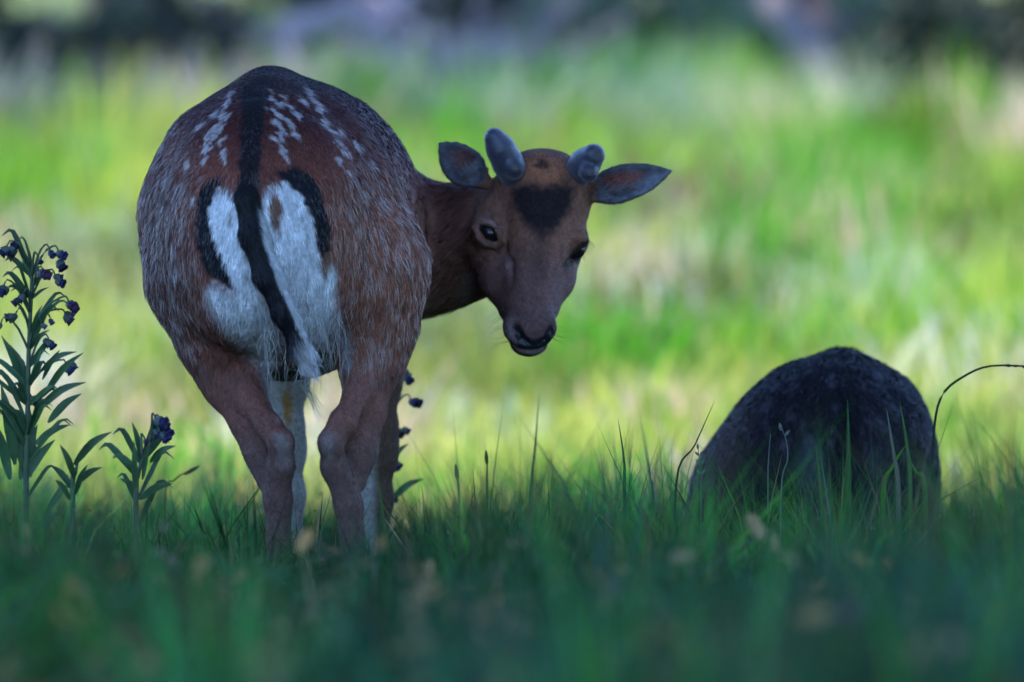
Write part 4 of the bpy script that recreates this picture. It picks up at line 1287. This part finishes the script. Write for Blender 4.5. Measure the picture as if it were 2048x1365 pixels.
HUES = [(.030, .030, .10), (.045, .045, .13), (.07, .03, .09), (.02, .022, .06)]
def houndstongue(label, depth, stem, leaves, flowers, lw=1.0, group=None, extra=0):
    pts = [P(a, b_, depth + c_) for a, b_, c_ in stem]
    base = np.array([pts[0][0], pts[0][1], gz(pts[0][0], pts[0][1])])
    root = empty('flowering_plant', base)
    tag(root, label, 'plant', group)
    sp = resample([base] + pts, 22)
    V, F = tube(sp, np.linspace(.0055, .002, 22), 8, .08)
    np_mesh('stem', V, F, M_leaf, root, col=np.tile([.045, .085, .035], (len(V), 1)))
    spx, spy = to_px(sp)
    def anchor(fx, fy, drop):
        want = fy + drop
        return sp[int(np.argmin(np.abs(spy - want)))]
    for (ax, ay, bx, by, w) in leaves:
        dz = rng.uniform(-.05, .05)
        a = P(ax, ay, depth); e = P(bx, by, depth + dz)
        m = (a + e) / 2 + np.array([0, dz * .3, .10 * np.linalg.norm(e - a)])
        V, F = leaf_geo([a, m, e], w * lw)
        tone = rng.uniform(.7, 1.25)
        tip_ = (np.repeat(np.linspace(0, 1, 9), 3) ** 3 * rng.uniform(0, .5))[:, None]
        np_mesh('leaf', V, F, M_leaf, root, col=np.array([.030, .085, .025]) * tone * (1 - tip_) + np.array([.12, .11, .04]) * tip_)
    for i in range(extra):
        q = sp[rng.integers(2, 17)]; sg = rng.choice([-1, 1]); l = rng.uniform(.05, .13) * (1.1 - .5 * (q[2] - base[2]) / (sp[-1][2] - base[2]))
        dr = np.array([sg * rng.uniform(.25, .8), rng.normal(0, .35), rng.uniform(.5, 1.1)])
        e = q + nrm(dr) * l
        bend = e + np.array([sg * .2 * l, 0, -.12 * l])
        V, F = leaf_geo([q, q + nrm(dr) * l * .5 + np.array([0, 0, .04 * l]), e, bend], rng.uniform(.012, .022) * lw)
        np_mesh('leaf', V, F, M_leaf, root, col=np.tile(np.array([.030, .085, .028]) * rng.uniform(.6, 1.35), (len(V), 1)))
    for (fx, fy, s) in flowers:
        dd = depth + rng.uniform(-.03, .03)
        c = P(fx, fy, dd)
        a = anchor(fx, fy, 45)
        out = 1 if fx >= to_px(a[None])[0][0] else -1
        top = c + np.array([-out * .006, 0, .012])
        V, F = tube(resample([a, (a + top) / 2 + np.array([0, 0, .012]), top, c + np.array([0, 0, .003])], 8), np.linspace(.0022, .0012, 8), 6)
        np_mesh('flower_stalk', V, F, M_leaf, root, col=np.tile([.05, .085, .045], (len(V), 1)))
        for q in range(2 if s > .009 else 1):
            cc = c + (np.array([rng.normal(0, .006), rng.normal(0, .006), rng.normal(-.002, .005)]) if q else 0)
            flower(root, cc, np.array([out * rng.uniform(.4, 1.0), rng.uniform(-.7, .2), rng.uniform(-.9, -.1)]), s * rng.uniform(.85, 1.1), HUES[rng.integers(0, 4)])
    return root

houndstongue('tall plant with drooping purple blue flowers and long green leaves left of the standing deer', 13.25,
    [(52, 960, 0), (55, 850, 0), (57, 720, 0), (62, 600, 0), (63, 530, 0), (52, 488, 0)],
    [(55, 800, 3, 672, .030), (58, 770, 20, 690, .020), (82, 743, 153, 704, .022), (88, 792, 167, 706, .024), (76, 820, 172, 765, .028), (96, 846, 163, 788, .028), (70, 890, 140, 850, .026),
     (30, 930, 2, 770, .040), (52, 950, 18, 810, .044), (60, 955, 60, 820, .040), (40, 960, 75, 850, .036), (60, 700, 100, 660, .014), (58, 650, 30, 600, .013), (62, 600, 98, 575, .011), (58, 620, 28, 560, .012), (60, 680, 85, 610, .013), (50, 960, 110, 880, .03), (20, 960, -15, 840, .036), (62, 560, 42, 520, .010), (80, 640, 118, 605, .012), (85, 760, 120, 700, .016)],
    [(14, 497, .012), (36, 490, .012), (27, 513, .008), (117, 507, .012), (100, 504, .009), (88, 548, .012), (110, 554, .012), (8, 575, .012), (46, 592, .010), (31, 632, .012), (137, 608, .012), (131, 634, .012), (98, 684, .012), (84, 650, .008), (133, 735, .011), (35, 735, .008), (64, 799, .011), (2, 650, .009), (78, 520, .007), (100, 640, .007)], .8, None, 34)
houndstongue('short plant with one dark flower head between the tall plant and the deer', 13.2,
    [(272, 1000, 0), (276, 950, 0), (290, 910, 0), (318, 862, 0)],
    [(284, 930, 264, 845, .016), (300, 925, 352, 892, .018), (276, 985, 240, 958, .018), (280, 1000, 345, 968, .022), (270, 990, 268, 880, .016), (285, 960, 300, 880, .014)],
    [(322, 845, .014), (316, 856, .012), (330, 858, .012), (324, 870, .012), (290, 882, .008), (313, 842, .010)], 1.0, None, 9)
houndstongue('plant with small blue flowers half hidden behind the standing deer', 14.55,
    [(768, 1010, 0), (770, 920, 0), (776, 820, 0), (786, 730, 0), (792, 690, 0)],
    [(783, 1000, 848, 958, .022), (775, 930, 800, 862, .016), (780, 925, 817, 888, .016), (772, 960, 800, 925, .016), (774, 840, 806, 788, .012), (775, 880, 786, 840, .016)],
    [(807, 697, .010), (806, 742, .012), (795, 748, .009), (821, 803, .012), (796, 864, .011), (786, 872, .008), (788, 926, .012), (784, 1000, .009)], 1.0, None, 8)
houndstongue('leafy shoot without flowers low beside the tall flowering plant', 13.2,
    [(145, 985, 0), (150, 950, 0), (155, 925, 0)],
    [(148, 930, 224, 864, .028), (150, 960, 120, 890, .024), (152, 970, 205, 935, .022), (146, 980, 100, 930, .024), (150, 990, 175, 930, .02), (140, 1000, 110, 960, .022)], [], .8, None, 0)

rng = np.random.default_rng(113)
# ------------------------------------------------------------------ single grasses that stand out
def grass_blade(label, pts, w, col, depth, group=None, cat='grass'):
    wp = [P(a, b_, depth) for a, b_ in pts]
    base = np.array([wp[0][0], depth, gz(wp[0][0], depth)])
    c = resample([base] + wp, 16)
    tg = nrm(np.gradient(c, axis=0))
    sd = nrm(np.cross(tg, [.2, -1, .1])); up = np.cross(sd, tg)
    ww = w * .5 * (1 - np.linspace(0, 1, 16) ** 2.2 * .95)
    V = np.stack([c - sd * ww[:, None], c + up * (ww * .35)[:, None], c + sd * ww[:, None], c - up * (ww * .1)[:, None]], 1).reshape(-1, 3)
    F = [[i * 4 + j, i * 4 + (j + 1) % 4, i * 4 + 4 + (j + 1) % 4, i * 4 + 4 + j] for i in range(15) for j in range(4)]
    root = empty('grass_shoot', base)
    tag(root, label, 'grass shoot', group)
    np_mesh('blade', V, [np.array(F)], M_grass, root, col=np.tile(col, (len(V), 1)))
    return root

def grass_stalk(label, pts, w, col, depth, heads=(), head_col=(.2, .15, .09), head=(.010, .0022)):
    wp = [P(a, b_, depth) for a, b_ in pts]
    base = np.array([wp[0][0], depth, gz(wp[0][0], depth)])
    root = empty('grass_stalk', base)
    tag(root, label, 'grass stalk')
    V, F = tube(resample([base] + wp, 24), np.linspace(w, w * .55, 24), 6)
    np_mesh('stem', V, F, M_grass, root, col=np.tile(col, (len(V), 1)))
    for (hx, hy, ang, sc) in heads:
        a = math.radians(ang)
        ax = np.array([math.sin(a), 0, math.cos(a)])
        l, r = head[0] * sc, head[1] * sc
        V, F = lathe(P(hx, hy, depth - .003), ax, [(0, r * .2), (l * .25, r * .9), (l * .55, r), (l * .85, r * .55), (l, r * .05)], 7)
        np_mesh('spikelet', V, F, M_grass, root, col=np.tile(np.array(head_col) * rng.uniform(.8, 1.2), (len(V), 1)))
    return root

grass_blade('broad upright green blade in front of the middle of the resting deer', [(1697, 1000), (1697, 900), (1695, 800)], .011, (.05, .15, .045), 13.7)
grass_blade('pale straw blade with a blunt tip in front of the resting deer', [(1797, 990), (1786, 900), (1773, 818)], .009, (.18, .18, .14), 13.6)
grass_blade('slender green blade right beside the pale straw blade', [(1820, 980), (1815, 900), (1799, 800)], .009, (.09, .20, .06), 13.7)
grass_blade('short bright green blade leaning over at the feet of the straw blade', [(1765, 1000), (1785, 935), (1812, 890)], .010, (.08, .24, .03), 13.6)
grass_blade('short green blade leaning against the slender one', [(1850, 985), (1832, 945), (1815, 915)], .009, (.06, .20, .03), 13.6)
grass_blade('long thin dark blade slanting up along the left side of the resting deer', [(1352, 970), (1390, 890), (1431, 798)], .004, (.04, .08, .035), 13.6)
grass_blade('pointed dark green blade standing alone in the gap between the two deer', [(1249, 985), (1248, 920), (1236, 838)], .006, (.03, .13, .05), 13.5)
grass_blade('long pale green blade standing straight under the head of the standing deer', [(1062, 1000), (1070, 900), (1078, 790)], .006, (.12, .20, .10), 14.4)
grass_stalk('dark arching stem curving over to the right of the resting deer', [(1864, 990), (1868, 860), (1885, 790), (1930, 752), (1985, 732), (2080, 735)], .0028, (.03, .045, .03), 13.9,
            [(2010, 731, 95, 1.2), (2026, 733, 85, 1.0), (2044, 734, 100, 1.1)], (.03, .035, .03))
grass_stalk('pale forked stem in front of the left haunch of the resting deer', [(1562, 990), (1575, 920), (1572, 880), (1560, 850)], .0015, (.15, .16, .15), 13.5, [(1562, 862, -10, 1.3), (1570, 872, 40, 1.2)], (.16, .16, .15))
grass_stalk('straight bleached stem left of the pale forked one', [(1536, 975), (1537, 920), (1541, 868)], .0014, (.14, .15, .14), 13.5)
grass_stalk('small oat grass with paired green spikelets left of the resting deer', [(1402, 1000), (1403, 950), (1396, 900)], .0012, (.09, .15, .09), 13.4,
            [(1403, 950, 35, 1.1), (1401, 950, -35, 1.1), (1402, 930, 35, 1.0), (1400, 930, -35, 1.0), (1400, 912, 30, .9), (1397, 912, -40, .9), (1396, 900, -5, 1.0)], (.14, .20, .13))
grass_stalk('brown plantain head under the standing deer', [(918, 1010), (915, 960)], .0022, (.06, .08, .04), 13.9, [(915, 962, -6, 2.6)], (.12, .075, .045), (.011, .0014))
grass_stalk('greenish seed head standing right of the brown plantain head', [(974, 1000), (974, 930)], .0022, (.06, .10, .04), 14.0, [(974, 932, -4, 2.4)], (.16, .17, .04), (.011, .0014))
grass_stalk('brown seed head bending beside the short plant', [(330, 1000), (350, 960), (372, 945)], .0020, (.10, .09, .05), 14.4, [(368, 950, 60, 2.6)], (.14, .11, .06), (.012, .0015))
